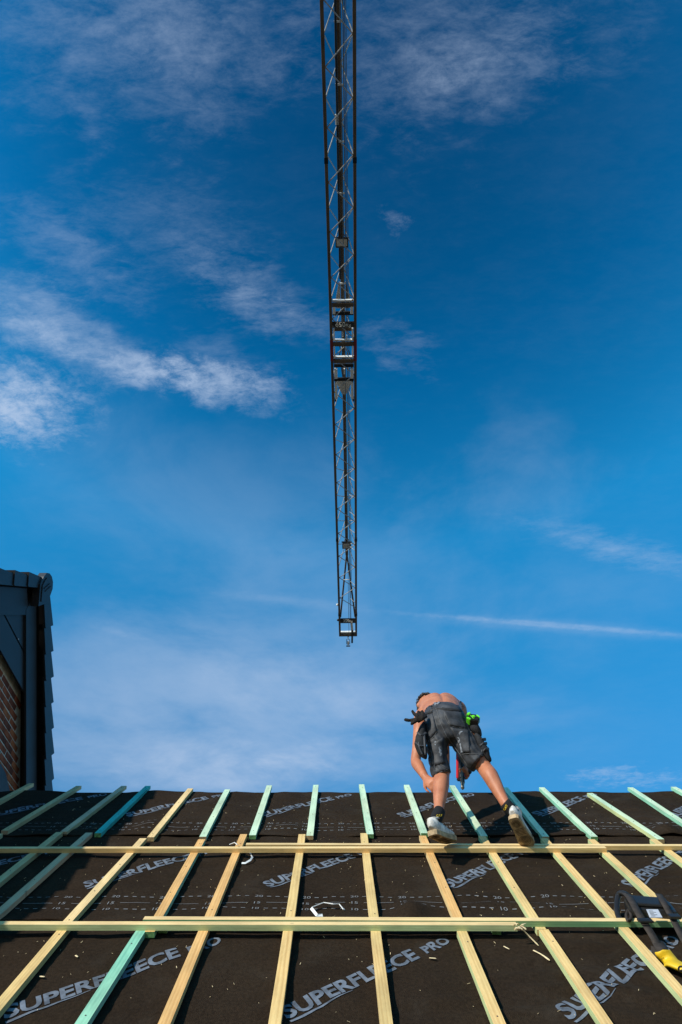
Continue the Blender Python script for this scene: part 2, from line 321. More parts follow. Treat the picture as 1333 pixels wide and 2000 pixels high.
def add_box(bm, c, size, rot=None, mi=0, bevel=0.0):
    t = Matrix.Translation(Vector(c)) @ (rot.to_4x4() if rot is not None else Matrix.Identity(4)) @ Matrix.Diagonal((*size, 1))
    r = bmesh.ops.create_cube(bm, size=1.0, matrix=t)
    fs = {f for v in r['verts'] for f in v.link_faces}
    for f in fs: f.material_index = mi
    if bevel:
        es = {e for f in fs for e in f.edges}
        b = bmesh.ops.bevel(bm, geom=list(es), offset=bevel, segments=2, profile=0.6, affect='EDGES')
        for f in b['faces']: f.material_index = mi
    return r['verts']
def frame_of(d, hint=Vector((0, 0, 1))):
    d = d.normalized()
    s = d.cross(hint)
    if s.length < 1e-4: s = d.cross(Vector((1, 0, 0)))
    s.normalize(); return s, s.cross(d).normalized()
def add_bar(bm, a, b, r, seg=6, mi=0, square=None):
    """tube (or square bar) from a to b"""
    a, b = Vector(a), Vector(b); s, t = frame_of(b - a)
    rings = []
    if square:
        offs = [s * (x * square[0] / 2) + t * (y * square[1] / 2) for x, y in ((-1, -1), (1, -1), (1, 1), (-1, 1))]
    else:
        offs = [s * (math.cos(2 * PI * k / seg) * r) + t * (math.sin(2 * PI * k / seg) * r) for k in range(seg)]
    n = len(offs)
    for p in (a, b): rings.append([bm.verts.new(p + o) for o in offs])
    fs = [bm.faces.new((rings[0][k], rings[0][(k + 1) % n], rings[1][(k + 1) % n], rings[1][k])) for k in range(n)]
    fs.append(bm.faces.new(rings[0][::-1])); fs.append(bm.faces.new(rings[1]))
    for f in fs: f.material_index = mi
def loft(bm, pts, radii, seg=14, side=Vector((1, 0, 0)), mi=0, cap=True):
    """tube along pts; radii (along side, across side) per point"""
    pts = [Vector(p) for p in pts]; rings = []
    for i, p in enumerate(pts):
        d = (pts[min(i + 1, len(pts) - 1)] - pts[max(i - 1, 0)]).normalized()
        s = (side - d * side.dot(d))
        if s.length < 1e-3: s = frame_of(d)[0]
        s.normalize(); t = d.cross(s)
        ra, rb = radii[i] if isinstance(radii[i], (tuple, list)) else (radii[i], radii[i])
        rings.append([bm.verts.new(p + s * (math.cos(2 * PI * k / seg) * ra) + t * (math.sin(2 * PI * k / seg) * rb)) for k in range(seg)])
    for r0, r1 in zip(rings, rings[1:]):
        for k in range(seg):
            f = bm.faces.new((r0[k], r0[(k + 1) % seg], r1[(k + 1) % seg], r1[k])); f.material_index = mi
    if cap:
        f = bm.faces.new(rings[0][::-1]); f.material_index = mi
        f = bm.faces.new(rings[-1]); f.material_index = mi
    return rings
def curve_pts(pts, n=6):
    """Catmull-Rom through pts"""
    pts = [Vector(p) for p in pts]; o = []
    for i in range(len(pts) - 1):
        p0, p1, p2, p3 = pts[max(i - 1, 0)], pts[i], pts[i + 1], pts[min(i + 2, len(pts) - 1)]
        for k in range(n):
            t = k / n
            o.append(0.5 * ((2 * p1) + (p2 - p0) * t + (2 * p0 - 5 * p1 + 4 * p2 - p3) * t * t + (3 * p1 - p0 - 3 * p2 + p3) * t ** 3))
    o.append(pts[-1]); return o
def lerp_list(vals, n):
    o = []
    for a, b in zip(vals, vals[1:]):
        for k in range(n):
            t = k / n
            o.append(tuple(x + (y - x) * t for x, y in zip(a, b)))
    o.append(tuple(vals[-1])); return o
def limb(bm, pts, radii, n=5, seg=16, side=Vector((1, 0, 0))):
    radii = [r if isinstance(r, tuple) else (r, r) for r in radii]
    loft(bm, curve_pts(pts, n), lerp_list(radii, n), seg, side)
def blob(bm, c, r, rot=None):
    t = Matrix.Translation(Vector(c)) @ (rot.to_4x4() if rot is not None else Matrix.Identity(4)) @ Matrix.Diagonal((*r, 1))
    bmesh.ops.create_uvsphere(bm, u_segments=18, v_segments=12, radius=1.0, matrix=t)
def fuse(bm, voxel, smooth=4):
    """one continuous surface from overlapping shapes"""
    bmesh.ops.recalc_face_normals(bm, faces=bm.faces)
    me = bpy.data.meshes.new('tmp'); bm.to_mesh(me); bm.free()
    o = bpy.data.objects.new('tmp', me); COL.objects.link(o)
    md = o.modifiers.new('r', 'REMESH'); md.mode = 'VOXEL'; md.voxel_size = voxel
    bpy.context.view_layer.update()
    ev = o.evaluated_get(bpy.context.evaluated_depsgraph_get())
    b2 = bmesh.new(); b2.from_mesh(ev.to_mesh()); ev.to_mesh_clear()
    bpy.data.objects.remove(o); bpy.data.meshes.remove(me)
    for _ in range(smooth): bmesh.ops.smooth_vert(b2, verts=b2.verts, factor=0.5, use_axis_x=True, use_axis_y=True, use_axis_z=True)
    b2.normal_update(); return b2
def text_bm(s, size, offset=0.0, shear=0.0, align='LEFT'):
    cu = bpy.data.curves.new('t', 'FONT'); cu.body = s; cu.size = size; cu.offset = offset; cu.shear = shear; cu.align_x = align; cu.resolution_u = 3
    o = bpy.data.objects.new('t', cu); COL.objects.link(o)
    bpy.context.view_layer.update()
    me = bpy.data.meshes.new_from_object(o.evaluated_get(bpy.context.evaluated_depsgraph_get()))
    bm = bmesh.new(); bm.from_mesh(me)
    bpy.data.objects.remove(o); bpy.data.curves.remove(cu); bpy.data.meshes.remove(me)
    return bm
def width(bm):
    xs = [v.co.x for v in bm.verts]; return min(xs), max(xs)
def merge(dst, src, mtx=None):
    if mtx is not None: src.transform(mtx)
    me = bpy.data.meshes.new('m'); src.to_mesh(me); src.free(); dst.from_mesh(me); bpy.data.meshes.remove(me)

# ------------------------------------------------------------------ ground
bm = bmesh.new(); bmesh.ops.create_grid(bm, x_segments=8, y_segments=8, size=900)
tag(from_bm('ground', bm, M['ground']), kind='structure')

# ------------------------------------------------------------------ the house whose roof is being battened
house = empty('house', roof(0, RIDGE), label='house with its roof under dark brown underlay and open timber battens', cat='house')
UL, UR, VE = -3.62, 8.0, 1.0                 # roof left, right, eaves
bm = bmesh.new()                                # roof deck with both slopes, solid, just under the underlay
zr, yr = roof(0, RIDGE, -0.04).z, roof(0, RIDGE).y
a, e = roof(0, VE, -0.05), roof(0, RIDGE, -0.05)
prof = [(a.y, a.z), (e.y, e.z), (2 * e.y - a.y, a.z), (2 * e.y - a.y, a.z - 0.2), (e.y, e.z - 0.25), (a.y, a.z - 0.2)]
l = [bm.verts.new((UL, y, z)) for y, z in prof]; r = [bm.verts.new((UR, y, z)) for y, z in prof]
bm.faces.new(l); bm.faces.new(r[::-1])
for k in range(6): bm.faces.new((l[k], l[(k + 1) % 6], r[(k + 1) % 6], r[k]))
from_bm('roof_deck', bm, M['orange'], house)
bm = bmesh.new(); za = a.z - 0.21
for x in (UL + 0.15, UR - 0.15): add_box(bm, (x, e.y, za / 2), (0.28, 2 * (e.y - a.y) - 0.9, za))
for y in (a.y + 0.45, 2 * e.y - a.y - 0.45): add_box(bm, ((UL + UR) / 2, y, za / 2), (UR - UL - 0.6, 0.28, za))
from_bm('wall', bm, M['render'], house)

# underlay sheets: three strips lapped like shingles, each with its own sag, ripples and wavy lower edge
EDGES = [(VE, 3.80, 0), (3.70, 5.14, 1), (5.02, RIDGE, 2)]
RAFT = [-2.48, -2.05, -1.80, -1.40, -1.00, -0.68, -0.25, 0.20, 0.61, 1.04, 1.48, 1.84, 2.28, 2.67, 3.1]
FOLDS = [  # u, v, half width u, half width v, height: loose folds in the sheets
    (0.39, 3.79, 0.075, 0.10, 0.055), (0.47, 3.86, 0.10, 0.05, 0.012), (2.46, 5.11, 0.08, 0.08, 0.050), (2.48, 5.20, 0.10, 0.05, 0.014),
    (-1.48, 5.25, 0.10, 0.14, 0.035), (-0.42, 5.22, 0.12, 0.08, 0.020), (1.23, 3.80, 0.14, 0.05, 0.015), (-0.7, 3.85, 0.14, 0.05, 0.012), (-1.9, 5.14, 0.2, 0.06, 0.018)]
def hgt(u, v, k):
    """height of sheet k over the roof plane"""
    v0 = EDGES[k][0]
    h = 0.004 * k + 0.008
    h += 0.006 * noise.noise((u * 1.6, v * 2.4, 3.1 * k)) + 0.0075 * noise.noise((u * 4.5, v * 6.5, 1.7 + k)) + 0.0022 * noise.noise((u * 13, v * 17, 6.7 + k))
    wr = noise.noise((u * 3.1 + v * 2.0, v * 1.2 - u * 0.8, 12.0 + k)); h += 0.0035 * max(0.0, 1 - abs(wr) * 6) * (0.5 + noise.noise((u * 1.1, v * 1.4, 20.0 + k)))
    rip = max(0.0, min(1.0, (u - 0.1) / 1.0)) * max(0.0, min(1.0, (4.9 - v) / 0.8))
    h += rip * 0.0100 * math.sin(v * 46 + 2.2 * noise.noise((u * 1.5, v * 2.0, 5.0)) * 3) * (0.6 + 0.6 * noise.noise((u * 2, v * 3, 9.0)))
    h += 0.0055 * noise.noise((u * 2.0 + 9, v * 15, 2.0 + k))
    ef = math.exp(-((v - v0) / 0.10) ** 2) if k else 0.0
    if k: h += ef * (0.007 + 0.012 * max(0.0, noise.noise((u * 3.3, 0.7 * k, 4.0)) + 0.15))
    for fu, fv, su, sv, fh in FOLDS:
        if abs(fv - v0) < 0.6 and v >= v0 - 0.05:
            q = ((u - fu) / su) ** 2 + ((v - fv) / sv) ** 2
            if q < 9: h += fh * math.exp(-q)
    if v > RIDGE - 0.3: h += 0.016 * noise.noise((u * 2.6, 2.2, 8.0)) * (v - RIDGE + 0.3) / 0.3
    return max(h, 0.0015 + 0.004 * k)
sheets = []
for v0, v1, k in EDGES:
    bm = bmesh.new(); nu, nv = 420, int((v1 - v0) / 0.022)
    g = []
    for j in range(nv + 1):
        row = []
        for i in range(nu + 1):
            u = UL + (UR - UL) * (i / nu); v = v0 + (v1 - v0) * j / nv
            if k and j == 0: v += 0.018 * noise.noise((u * 2.1, 3.3 * k, 0.0))
            row.append(bm.verts.new(roof(u, v, hgt(u, v, k))))
        g.append(row)
    for j in range(nv):
        for i in range(nu): bm.faces.new((g[j][i], g[j][i + 1], g[j + 1][i + 1], g[j + 1][i]))
    if k == 2:                                     # folds over the ridge and down the far side
        prev = g[-1]
        for t in (0.02, 0.08, 0.6, RIDGE - VE):
            row = []
            for i in range(nu + 1):
                u = UL + (UR - UL) * (i / nu); q = roof(u, RIDGE, hgt(u, RIDGE, k))
                row.append(bm.verts.new(q + Vector((0, CT * t, -ST * t))))
            for i in range(nu): bm.faces.new((prev[i], prev[i + 1], row[i + 1], row[i]))
            prev = row
    if k:                                          # the lower edge is a visible thickness
        row = [bm.verts.new(v.co - (roof(0, 0, 0.004) - roof(0, 0, 0))) for v in g[0]]
        for i in range(nu): bm.faces.new((row[i], row[i + 1], g[0][i + 1], g[0][i]))
    o = from_bm('membrane_sheet', bm, M['membrane'], house, True); sheets.append(o)

def conform(bm, k, up=0.0034):
    """cut a flat print lying in roof (u, v) every 2 cm and lay it on sheet k"""
    for ax in (0, 1):
        lo = min(v.co[ax] for v in bm.verts); hi = max(v.co[ax] for v in bm.verts)
        c = math.floor(lo / 0.022) * 0.022
        while c < hi:
            pc = Vector((0, 0, 0)); pc[ax] = c; no = Vector((0, 0, 0)); no[ax] = 1
            bmesh.ops.bisect_plane(bm, geom=bm.verts[:] + bm.edges[:] + bm.faces[:], plane_co=pc, plane_no=no)
            c += 0.022
    for v in bm.verts: v.co = roof(v.co.x, v.co.y, hgt(v.co.x, v.co.y, k) + up)
def lay(name, bm, m, k):
    me = bpy.data.meshes.new(name); bm.to_mesh(me); bm.free(); return link(name, me, m, sheets[k])
def slogan(u, v, ang, k, L=1.04):
    bm = text_bm('SUPERFLEECE', 0.122, 0.0040, 0.16)
    lo, hi = width(bm); sx = 0.79 * L / 1.04 / (hi - lo)
    bm.transform(Matrix.Diagonal((sx, 1, 1, 1)) @ Matrix.Translation((-lo, 0, 0)))
    b2 = text_bm('PRO', 0.090, 0.0030, 0.16); lo2, hi2 = width(b2)
    sx2 = 0.185 * L / 1.04 / (hi2 - lo2)
    merge(bm, b2, Matrix.Translation((0.822 * L / 1.04, 0.0, 0)) @ Matrix.Diagonal((sx2, 1, 1, 1)) @ Matrix.Translation((-lo2, 0, 0)))
    sw = [(0.0, -0.030, -0.017), (0.10, -0.027, -0.0145), (0.22, -0.020, -0.0115), (0.34, -0.013, -0.0105)]   # underline that swells under the first letters
    vs = [(bm.verts.new((x, a_, 0)), bm.verts.new((x, b_, 0))) for x, a_, b_ in sw]
    for p_, q_ in zip(vs, vs[1:]): bm.faces.new((p_[0], q_[0], q_[1], p_[1]))
    bm.transform(Matrix.Translation((u, v, 0)) @ Matrix.Rotation(math.radians(ang), 4, 'Z'))
    conform(bm, k); lay('slogan_print', bm, M['print'], k)
for i in range(-3, 6):
    slogan(-0.22 + 1.155 * i, 2.885, 38.5, 0, 1.03)
    slogan(-0.44 + 1.10 * i, 4.135, 41.5, 1, 0.97)
    slogan(-0.62 + 1.115 * i, 5.475, 41.0, 2, 1.00)
def lap_marks(vm, k, uo):
    bm = bmesh.new()
    unit = []
    for s_, dv in (('20', 0.085), ('15', 0.0), ('10', -0.072)):
        t = text_bm(s_, 0.038, 0.0); lo, hi = width(t)
        t.transform(Matrix.Translation((-(lo + hi) / 2 * 1.3, dv - 0.013, 0)) @ Matrix.Diagonal((1.3, 1, 1, 1))); unit.append(t)
    for i in range(-13, 18):
        u0 = uo + 0.278 * i
        if u0 < UL + 0.2 or u0 > 4.5: continue
        for t in unit:
            c = t.copy(); merge(bm, c, Matrix.Translation((u0, vm, 0)))
        for j in range(4):
            x = u0 + 0.058 + j * 0.050
            for dv in (0.085, -0.072):
                q = [bm.verts.new((x + dx, vm + dv + dy, 0)) for dx, dy in ((-0.012, -0.003), (0.012, -0.003), (0.012, 0.003), (-0.012, 0.003))]; bm.faces.new(q)
        q = [bm.verts.new((u0 + dx, vm + dy, 0)) for dx, dy in ((0.052, -0.0017), (0.222, -0.0017), (0.222, 0.0017), (0.052, 0.0017))]; bm.faces.new(q)
    for t in unit: t.free()
    conform(bm, k); tag(lay('lap_mark_print', bm, M['mark'], k), kind='stuff')
lap_marks(3.925, 1, -0.20); lap_marks(5.225, 2, 0.0)

# battens
NAILS = bmesh.new()
def batten(name, a, b, wid, w0, w1, top, side, end, label=None, bow=0.0):
    """bar on the roof between the (u, v) centre points a and b; local Y runs along it"""
    A, B = Vector((a[0], a[1], 0)), Vector((b[0], b[1], 0)); d = B - A; Ln = d.length
    bm = bmesh.new(); n = 10; vs = []
    for i in range(n + 1):
        t = i / n; x = bow * math.sin(PI * t); jit = 0.0012 * noise.noise((a[0] * 7, t * 9, a[1]))
        vs.append([bm.verts.new((sx * wid / 2 + x + jit, (t - 0.5) * Ln, sz)) for sx, sz in ((-1, 0), (1, 0), (1, w1 - w0), (-1, w1 - w0))])
    for r0, r1 in zip(vs, vs[1:]):
        for k_ in range(4):
            f = bm.faces.new((r0[k_], r0[(k_ + 1) % 4], r1[(k_ + 1) % 4], r1[k_])); f.material_index = 0 if k_ == 2 else 1
    f = bm.faces.new(vs[0][::-1]); f.material_index = 2
    f = bm.faces.new(vs[-1]); f.material_index = 2
    es = [e_ for e_ in bm.edges if len(e_.link_faces) == 2 and e_.calc_face_angle(0) > 1.0]
    bmesh.ops.bevel(bm, geom=es, offset=0.0015, segments=1, affect='EDGES')
    bmesh.ops.recalc_face_normals(bm, faces=bm.faces)
    me = bpy.data.meshes.new(name); bm.to_mesh(me); bm.free()
    for m_ in (top, side, end): me.materials.append(M[m_])
    o = bpy.data.objects.new(name, me); COL.objects.link(o)
    ang = math.atan2(-d.x, d.y); c = (A + B) / 2
    o.matrix_world = ROOF_M @ Matrix.Translation((c.x, c.y, w0)) @ Matrix.Rotation(ang, 4, 'Z')
    mw = o.matrix_world.copy(); o.parent = house
    o.matrix_parent_inverse = world_of(house).inverted(); o.matrix_basis = mw
    if label: o['label'] = label
    for t in (0.06, 0.35, 0.65, 0.94):
        if name != 'counter_batten': break
        p = A + d * (t + random.uniform(-0.02, 0.02)); x = random.uniform(-0.008, 0.008)
        bmesh.ops.create_cone(NAILS, cap_ends=True, segments=6, radius1=0.0035, radius2=0.003, depth=0.003, matrix=ROOF_M @ Matrix.Translation((p.x + x, p.y, w1 + 0.001)))
    return o
WB = 0.050; B0, B1 = 0.019, 0.048; T1 = 0.076
UPPER = [
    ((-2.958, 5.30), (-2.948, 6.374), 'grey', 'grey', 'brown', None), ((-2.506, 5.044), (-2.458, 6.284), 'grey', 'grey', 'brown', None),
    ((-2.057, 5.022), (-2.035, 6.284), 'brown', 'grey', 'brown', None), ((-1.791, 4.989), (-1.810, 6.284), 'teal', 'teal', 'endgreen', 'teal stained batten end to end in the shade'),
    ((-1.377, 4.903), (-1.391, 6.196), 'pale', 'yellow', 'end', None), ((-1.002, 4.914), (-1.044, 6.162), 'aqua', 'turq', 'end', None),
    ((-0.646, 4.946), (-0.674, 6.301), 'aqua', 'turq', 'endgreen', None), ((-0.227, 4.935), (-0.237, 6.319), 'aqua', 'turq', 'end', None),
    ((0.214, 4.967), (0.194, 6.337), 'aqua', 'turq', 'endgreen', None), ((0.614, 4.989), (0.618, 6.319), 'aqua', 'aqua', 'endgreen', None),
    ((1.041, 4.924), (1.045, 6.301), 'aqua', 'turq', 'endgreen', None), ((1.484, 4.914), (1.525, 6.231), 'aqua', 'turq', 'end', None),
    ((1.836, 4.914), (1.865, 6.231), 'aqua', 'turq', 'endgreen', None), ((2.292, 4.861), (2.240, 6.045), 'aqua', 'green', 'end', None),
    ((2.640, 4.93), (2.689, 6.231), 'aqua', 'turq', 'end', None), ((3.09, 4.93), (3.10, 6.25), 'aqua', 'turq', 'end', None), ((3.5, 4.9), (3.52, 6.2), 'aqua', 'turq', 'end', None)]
for a, b, t, s, e, lb in UPPER: batten('counter_batten', a, b, WB, B0, B1, t, s, e, lb)
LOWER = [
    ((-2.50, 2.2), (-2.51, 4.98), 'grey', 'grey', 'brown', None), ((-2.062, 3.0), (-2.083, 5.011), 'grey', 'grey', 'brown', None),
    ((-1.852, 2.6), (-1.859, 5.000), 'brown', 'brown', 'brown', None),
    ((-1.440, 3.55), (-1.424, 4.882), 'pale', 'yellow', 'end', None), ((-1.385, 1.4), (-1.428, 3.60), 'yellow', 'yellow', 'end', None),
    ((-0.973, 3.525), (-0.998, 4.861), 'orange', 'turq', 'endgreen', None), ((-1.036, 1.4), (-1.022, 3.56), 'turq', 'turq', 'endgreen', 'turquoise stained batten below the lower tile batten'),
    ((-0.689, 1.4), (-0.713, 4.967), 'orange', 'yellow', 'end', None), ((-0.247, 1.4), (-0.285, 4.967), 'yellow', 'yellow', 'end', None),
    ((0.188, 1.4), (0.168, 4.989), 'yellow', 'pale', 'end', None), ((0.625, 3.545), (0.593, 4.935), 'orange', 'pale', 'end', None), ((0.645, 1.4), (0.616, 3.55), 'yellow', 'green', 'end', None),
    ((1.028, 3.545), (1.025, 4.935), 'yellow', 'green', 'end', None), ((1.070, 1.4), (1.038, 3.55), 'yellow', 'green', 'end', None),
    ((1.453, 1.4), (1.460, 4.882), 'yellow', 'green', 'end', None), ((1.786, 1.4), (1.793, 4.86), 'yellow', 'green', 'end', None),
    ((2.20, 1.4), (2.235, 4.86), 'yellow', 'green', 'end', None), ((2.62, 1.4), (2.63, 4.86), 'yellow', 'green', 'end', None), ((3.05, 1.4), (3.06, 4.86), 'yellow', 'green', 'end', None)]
for a, b, t, s, e, lb in LOWER: batten('counter_batten', a, b, WB, B0, B1, t, s, e, lb)
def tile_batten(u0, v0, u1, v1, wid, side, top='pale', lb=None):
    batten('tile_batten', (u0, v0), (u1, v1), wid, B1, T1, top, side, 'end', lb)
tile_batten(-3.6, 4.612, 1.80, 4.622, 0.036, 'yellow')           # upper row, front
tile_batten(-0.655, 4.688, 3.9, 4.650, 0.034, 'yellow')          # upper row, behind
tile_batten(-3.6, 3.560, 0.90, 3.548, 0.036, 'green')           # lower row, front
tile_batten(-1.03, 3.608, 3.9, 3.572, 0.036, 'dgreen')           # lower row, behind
from_bm('nail_heads', NAILS, M['nail'], house)['kind'] = 'stuff'
for u, v in ((-0.92, 3.575), (0.80, 3.56)):
    batten('packing_block', (u, v), (u + 0.002, v + 0.045), 0.045, 0.018, 0.046, 'dgreen', 'dgreen', 'endgreen')

# ------------------------------------------------------------------ neighbouring house: its gable rises on the left
XV, XB, XC, XW = -3.47, -3.54, -3.57, -3.655            # verge tiles, barge boards, cladding, wall face
nb = empty('neighbour_house', (-6.9, 4.8, 0), label='taller house at the left with dark tiled verge, grey cladding and brick gable', cat='house')
AP = atX(90, 1128, XV)                                   # apex in the gable plane
SF = Vector((0, -CT, -ST)); NF = Vector((0, ST, -CT))    # down the front slope, inward normal
SB = Vector((0, CT, -ST)); NB = Vector((0, -ST, -CT))    # down the back slope, inward normal
def gf(t, n, x): return Vector((x, 0, 0)) + Vector((0, AP.y, AP.z)) + SF * t + NF * n
def gb(t, n, x): return Vector((x, 0, 0)) + Vector((0, AP.y, AP.z)) + SB * t + NB * n
def prism(bm, poly, x0, x1, mi=0):
    """polygon of points (their x ignored) extruded between x0 and x1"""
    a_ = [bm.verts.new((x0, p.y, p.z)) for p in poly]; b_ = [bm.verts.new((x1, p.y, p.z)) for p in poly]
    fs = [bm.faces.new(a_), bm.faces.new(b_[::-1])]
    n = len(poly)
    for k_ in range(n): fs.append(bm.faces.new((a_[k_], a_[(k_ + 1) % n], b_[(k_ + 1) % n], b_[k_])))
    for f in fs: f.material_index = mi
LF, LB = 5.6, 7.6
bm = bmesh.new()                                         # roof body
prism(bm, [gf(0.05, 0.05, 0), gf(LF, 0.05, 0), gf(LF, 0.20, 0), gf(0.2, 0.22, 0), gb(0.2, 0.12, 0), gb(LB, 0.08, 0), gb(LB, -0.07, 0), gb(0.0, -0.07, 0)], -9.9, XV - 0.13)
from_bm('roof', bm, M['tile'], nb)
def verge_tile(f, t0, n0, n1, xo, ex=0.30):
    """one verge tile: top slab with a side flap that laps over the next one down"""
    bm = bmesh.new(); h_ = 0.034; p0 = f(t0, 0, 0); ax = (f(t0 + 1, 0, 0) - p0)
    for (na, nb_, x0, x1) in ((n0, n1, XV - 0.022, XV), (n0, n0 + 0.03, XV - 0.30, XV - 0.0221)):
        ty = ex + 0.05
        x0 += xo; x1 += xo
        prism(bm, [f(t0, na + h_, 0), f(t0 + ty, na - 0.006, 0), f(t0 + ty, nb_ - 0.012, 0), f(t0 + ty - 0.02, nb_, 0), f(t0, nb_, 0)], x0, x1)
    for v in bm.verts: v.co.x += 0.016 * max(0.0, (v.co - p0).dot(ax)) / ex
    o = from_bm('verge_tile', bm, M['tile'], nb); return o
for i in range(20): verge_tile(gb, 0.24 + i * 0.308, -0.152 - i * 0.004, 0.041 - i * 0.002, 0.002 * (i % 3))
for i in range(16): verge_tile(gf, 0.09 + i * 0.308, -0.032, 0.125, 0.002 * (i % 3))
for i in range(17):                                      # ridge caps run away to the left
    bm = bmesh.new(); pts = []; x0 = XV - 0.06 - i * 0.36
    c = Vector((0, AP.y + 0.06, AP.z - 0.12))
    for x, r_ in ((x0, 0.135), (x0 - 0.40, 0.120)):
        pts.append([bm.verts.new((x, c.y + r_ * math.cos(a_), c.z + r_ * math.sin(a_) * 1.15)) for a_ in [PI * k_ / 10 for k_ in range(11)]])
    for k_ in range(10): bm.faces.new((pts[0][k_], pts[0][k_ + 1], pts[1][k_ + 1], pts[1][k_]))
    bmesh.ops.solidify(bm, geom=bm.faces[:], thickness=0.015)
    from_bm('ridge_tile', bm, M['tile'], nb)
bm = bmesh.new()                                         # shield-shaped end plate of the ridge
shield = [(-0.115, 0.02), (-0.10, 0.085), (-0.05, 0.125), (0.01, 0.138), (0.07, 0.12), (0.115, 0.07), (0.13, -0.02), (0.15, -0.085), (0.02, -0.245), (-0.115, -0.08)]
c = Vector((0, AP.y + 0.06, AP.z - 0.08))
shield = [(y * 1.18, z * 1.18) for y, z in shield]
prism(bm, [c + Vector((0, y, z)) for y, z in shield], XV - 0.06, XV + 0.025)
plate = from_bm('ridge_end_cap', bm, M['tile'], nb)
bm = bmesh.new()
prism(bm, [c + Vector((0, y * 0.72 + 0.005, z * 0.72 - 0.015)) for y, z in shield], XV + 0.026, XV + 0.036)
from_bm('raised_emblem', bm, M['tile'], plate)
bm = bmesh.new()
for y in (-0.02, 0.025): add_bar(bm, (XV + 0.040, c.y + y - 0.03, c.z - 0.09), (XV + 0.040, c.y + y + 0.03, c.z + 0.05), 0, square=(0.012, 0.006))
from_bm('emblem_rib', bm, M['lead'], plate)
bm = bmesh.new()                                         # barge boards
prism(bm, [gb(0.143, 0.078, 0), gb(LB, 0.060, 0), gb(LB, 0.304, 0), gb(0.43, 0.317, 0), gb(0.33, 0.317, 0)], XB - 0.025, XB)
from_bm('barge_board', bm, M['anthracite'], nb)
bm = bmesh.new(); prism(bm, [gf(0.276, 0.138, 0), gf(LF, 0.138, 0), gf(LF, 0.432, 0), gf(0.189, 0.432, 0)], XB - 0.024, XB - 0.004)
from_bm('barge_board', bm, M['anthracite'], nb)
bm = bmesh.new()                                         # near-black strips painting in the shade between tiles and barge boards
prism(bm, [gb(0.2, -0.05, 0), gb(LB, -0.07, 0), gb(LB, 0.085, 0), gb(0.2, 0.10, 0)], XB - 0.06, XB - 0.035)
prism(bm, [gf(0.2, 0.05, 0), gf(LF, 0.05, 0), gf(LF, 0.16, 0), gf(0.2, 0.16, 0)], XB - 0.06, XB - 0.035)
from_bm('verge_gap_shade', bm, M['dark'], nb)
# horizontal cladding boards on the gable, clipped by the two barge boards
def gy(n_inset, z):                                      # Y limits of the gable at height z under an inset
    f = lambda t, n: gf(t, n, 0)
    p = gf(0, n_inset[0], 0); yf = p.y + (z - p.z) * CT / ST
    q = gb(0, n_inset[1], 0); yb = q.y - (z - q.z) * CT / ST
    return yf, yb
ZS = [CAM.z + (z - CAM.z) * 0.92 for z in (11.05, 10.915, 10.60, 10.275)]
for z1, z0 in zip(ZS, ZS[1:]):
    bm = bmesh.new(); z0 += 0.010; z1 -= 0.010
    y10, y11 = gy((0.37, 0.26), z1); y00, y01 = gy((0.37, 0.26), z0)
    prism(bm, [Vector((0, y10, z1)), Vector((0, y11, z1)), Vector((0, y01, z0)), Vector((0, y00, z0))], XC - 0.02, XC)
    from_bm('cladding_board', bm, M['anthracite'], nb)
bm = bmesh.new()
for y, z in [(CAM.y + (y - CAM.y) * 0.92, CAM.z + (z - CAM.z) * 0.92) for y, z in ((5.05, 10.62), (5.62, 10.42), (5.35, 10.84))]: bmesh.ops.create_cone(bm, cap_ends=True, segments=8, radius1=0.008, radius2=0.006, depth=0.006, matrix=Matrix.Translation((XC + 0.002, y, z)) @ Matrix.Rotation(PI / 2, 4, 'Y'))
from_bm('fixing_screw', bm, M['galv'], nb)['kind'] = 'stuff'
# gable wall: mortar core with bricks standing proud
bm = bmesh.new()
ZT = AP.z - 0.41
yf, yb = gy((0.28, 0.19), ZT); y0f, y0b = gf(LF - 0.4, 0.4, 0).y, gb(LB - 0.4, 0.3, 0).y
zf, zb = gf(LF - 0.4, 0.4, 0).z, gb(LB - 0.4, 0.3, 0).z
prism(bm, [Vector((0, yf, ZT)), Vector((0, yb, ZT)), Vector((0, y0b, zb)), Vector((0, y0b, 0)), Vector((0, y0f, 0)), Vector((0, y0f, zf))], XW - 0.25, XW - 0.003)
wall = from_bm('gable_wall', bm, M['mortar'], nb)
def brick_mesh(nm, L_, m_):
    bm = bmesh.new(); add_box(bm, (0, 0, 0), (0.024, L_, 0.061)); bmesh.ops.bevel(bm, geom=bm.edges[:], offset=0.004, segments=1, affect='EDGES')
    me = bpy.data.meshes.new(nm); bm.to_mesh(me); bm.free(); me.materials.append(m_); return me
BR = [brick_mesh('brick', 0.194, M[q]) for q in ('brick', 'brick2', 'brick3', 'brick')]
cands = []; rest = bmesh.new(); nrow = 90
wp = CAM
for j in range(nrow):
    z = ZS[-1] - 0.013 - 0.036 - j * 0.072
    if z < 6.4: break
    yfz, ybz = gy((0.33, 0.26), z)
    y = 1.0 + (j % 2) * 0.1005 + 0.02 * random.random()
    while y < 9.5:
        if yfz + 0.02 < y < ybz - 0.02:
            d = Vector((XW, y, z)) - CAM; q = d.dot(FWD)
            ix, iy = 667 + FPX * d.dot(RIGHT) / q, 1000 - FPX * d.dot(UPV) / q
            cands.append((abs(ix - 30) + abs(iy - 1440) * 0.6, y, z))
        y += 0.201
cands.sort()
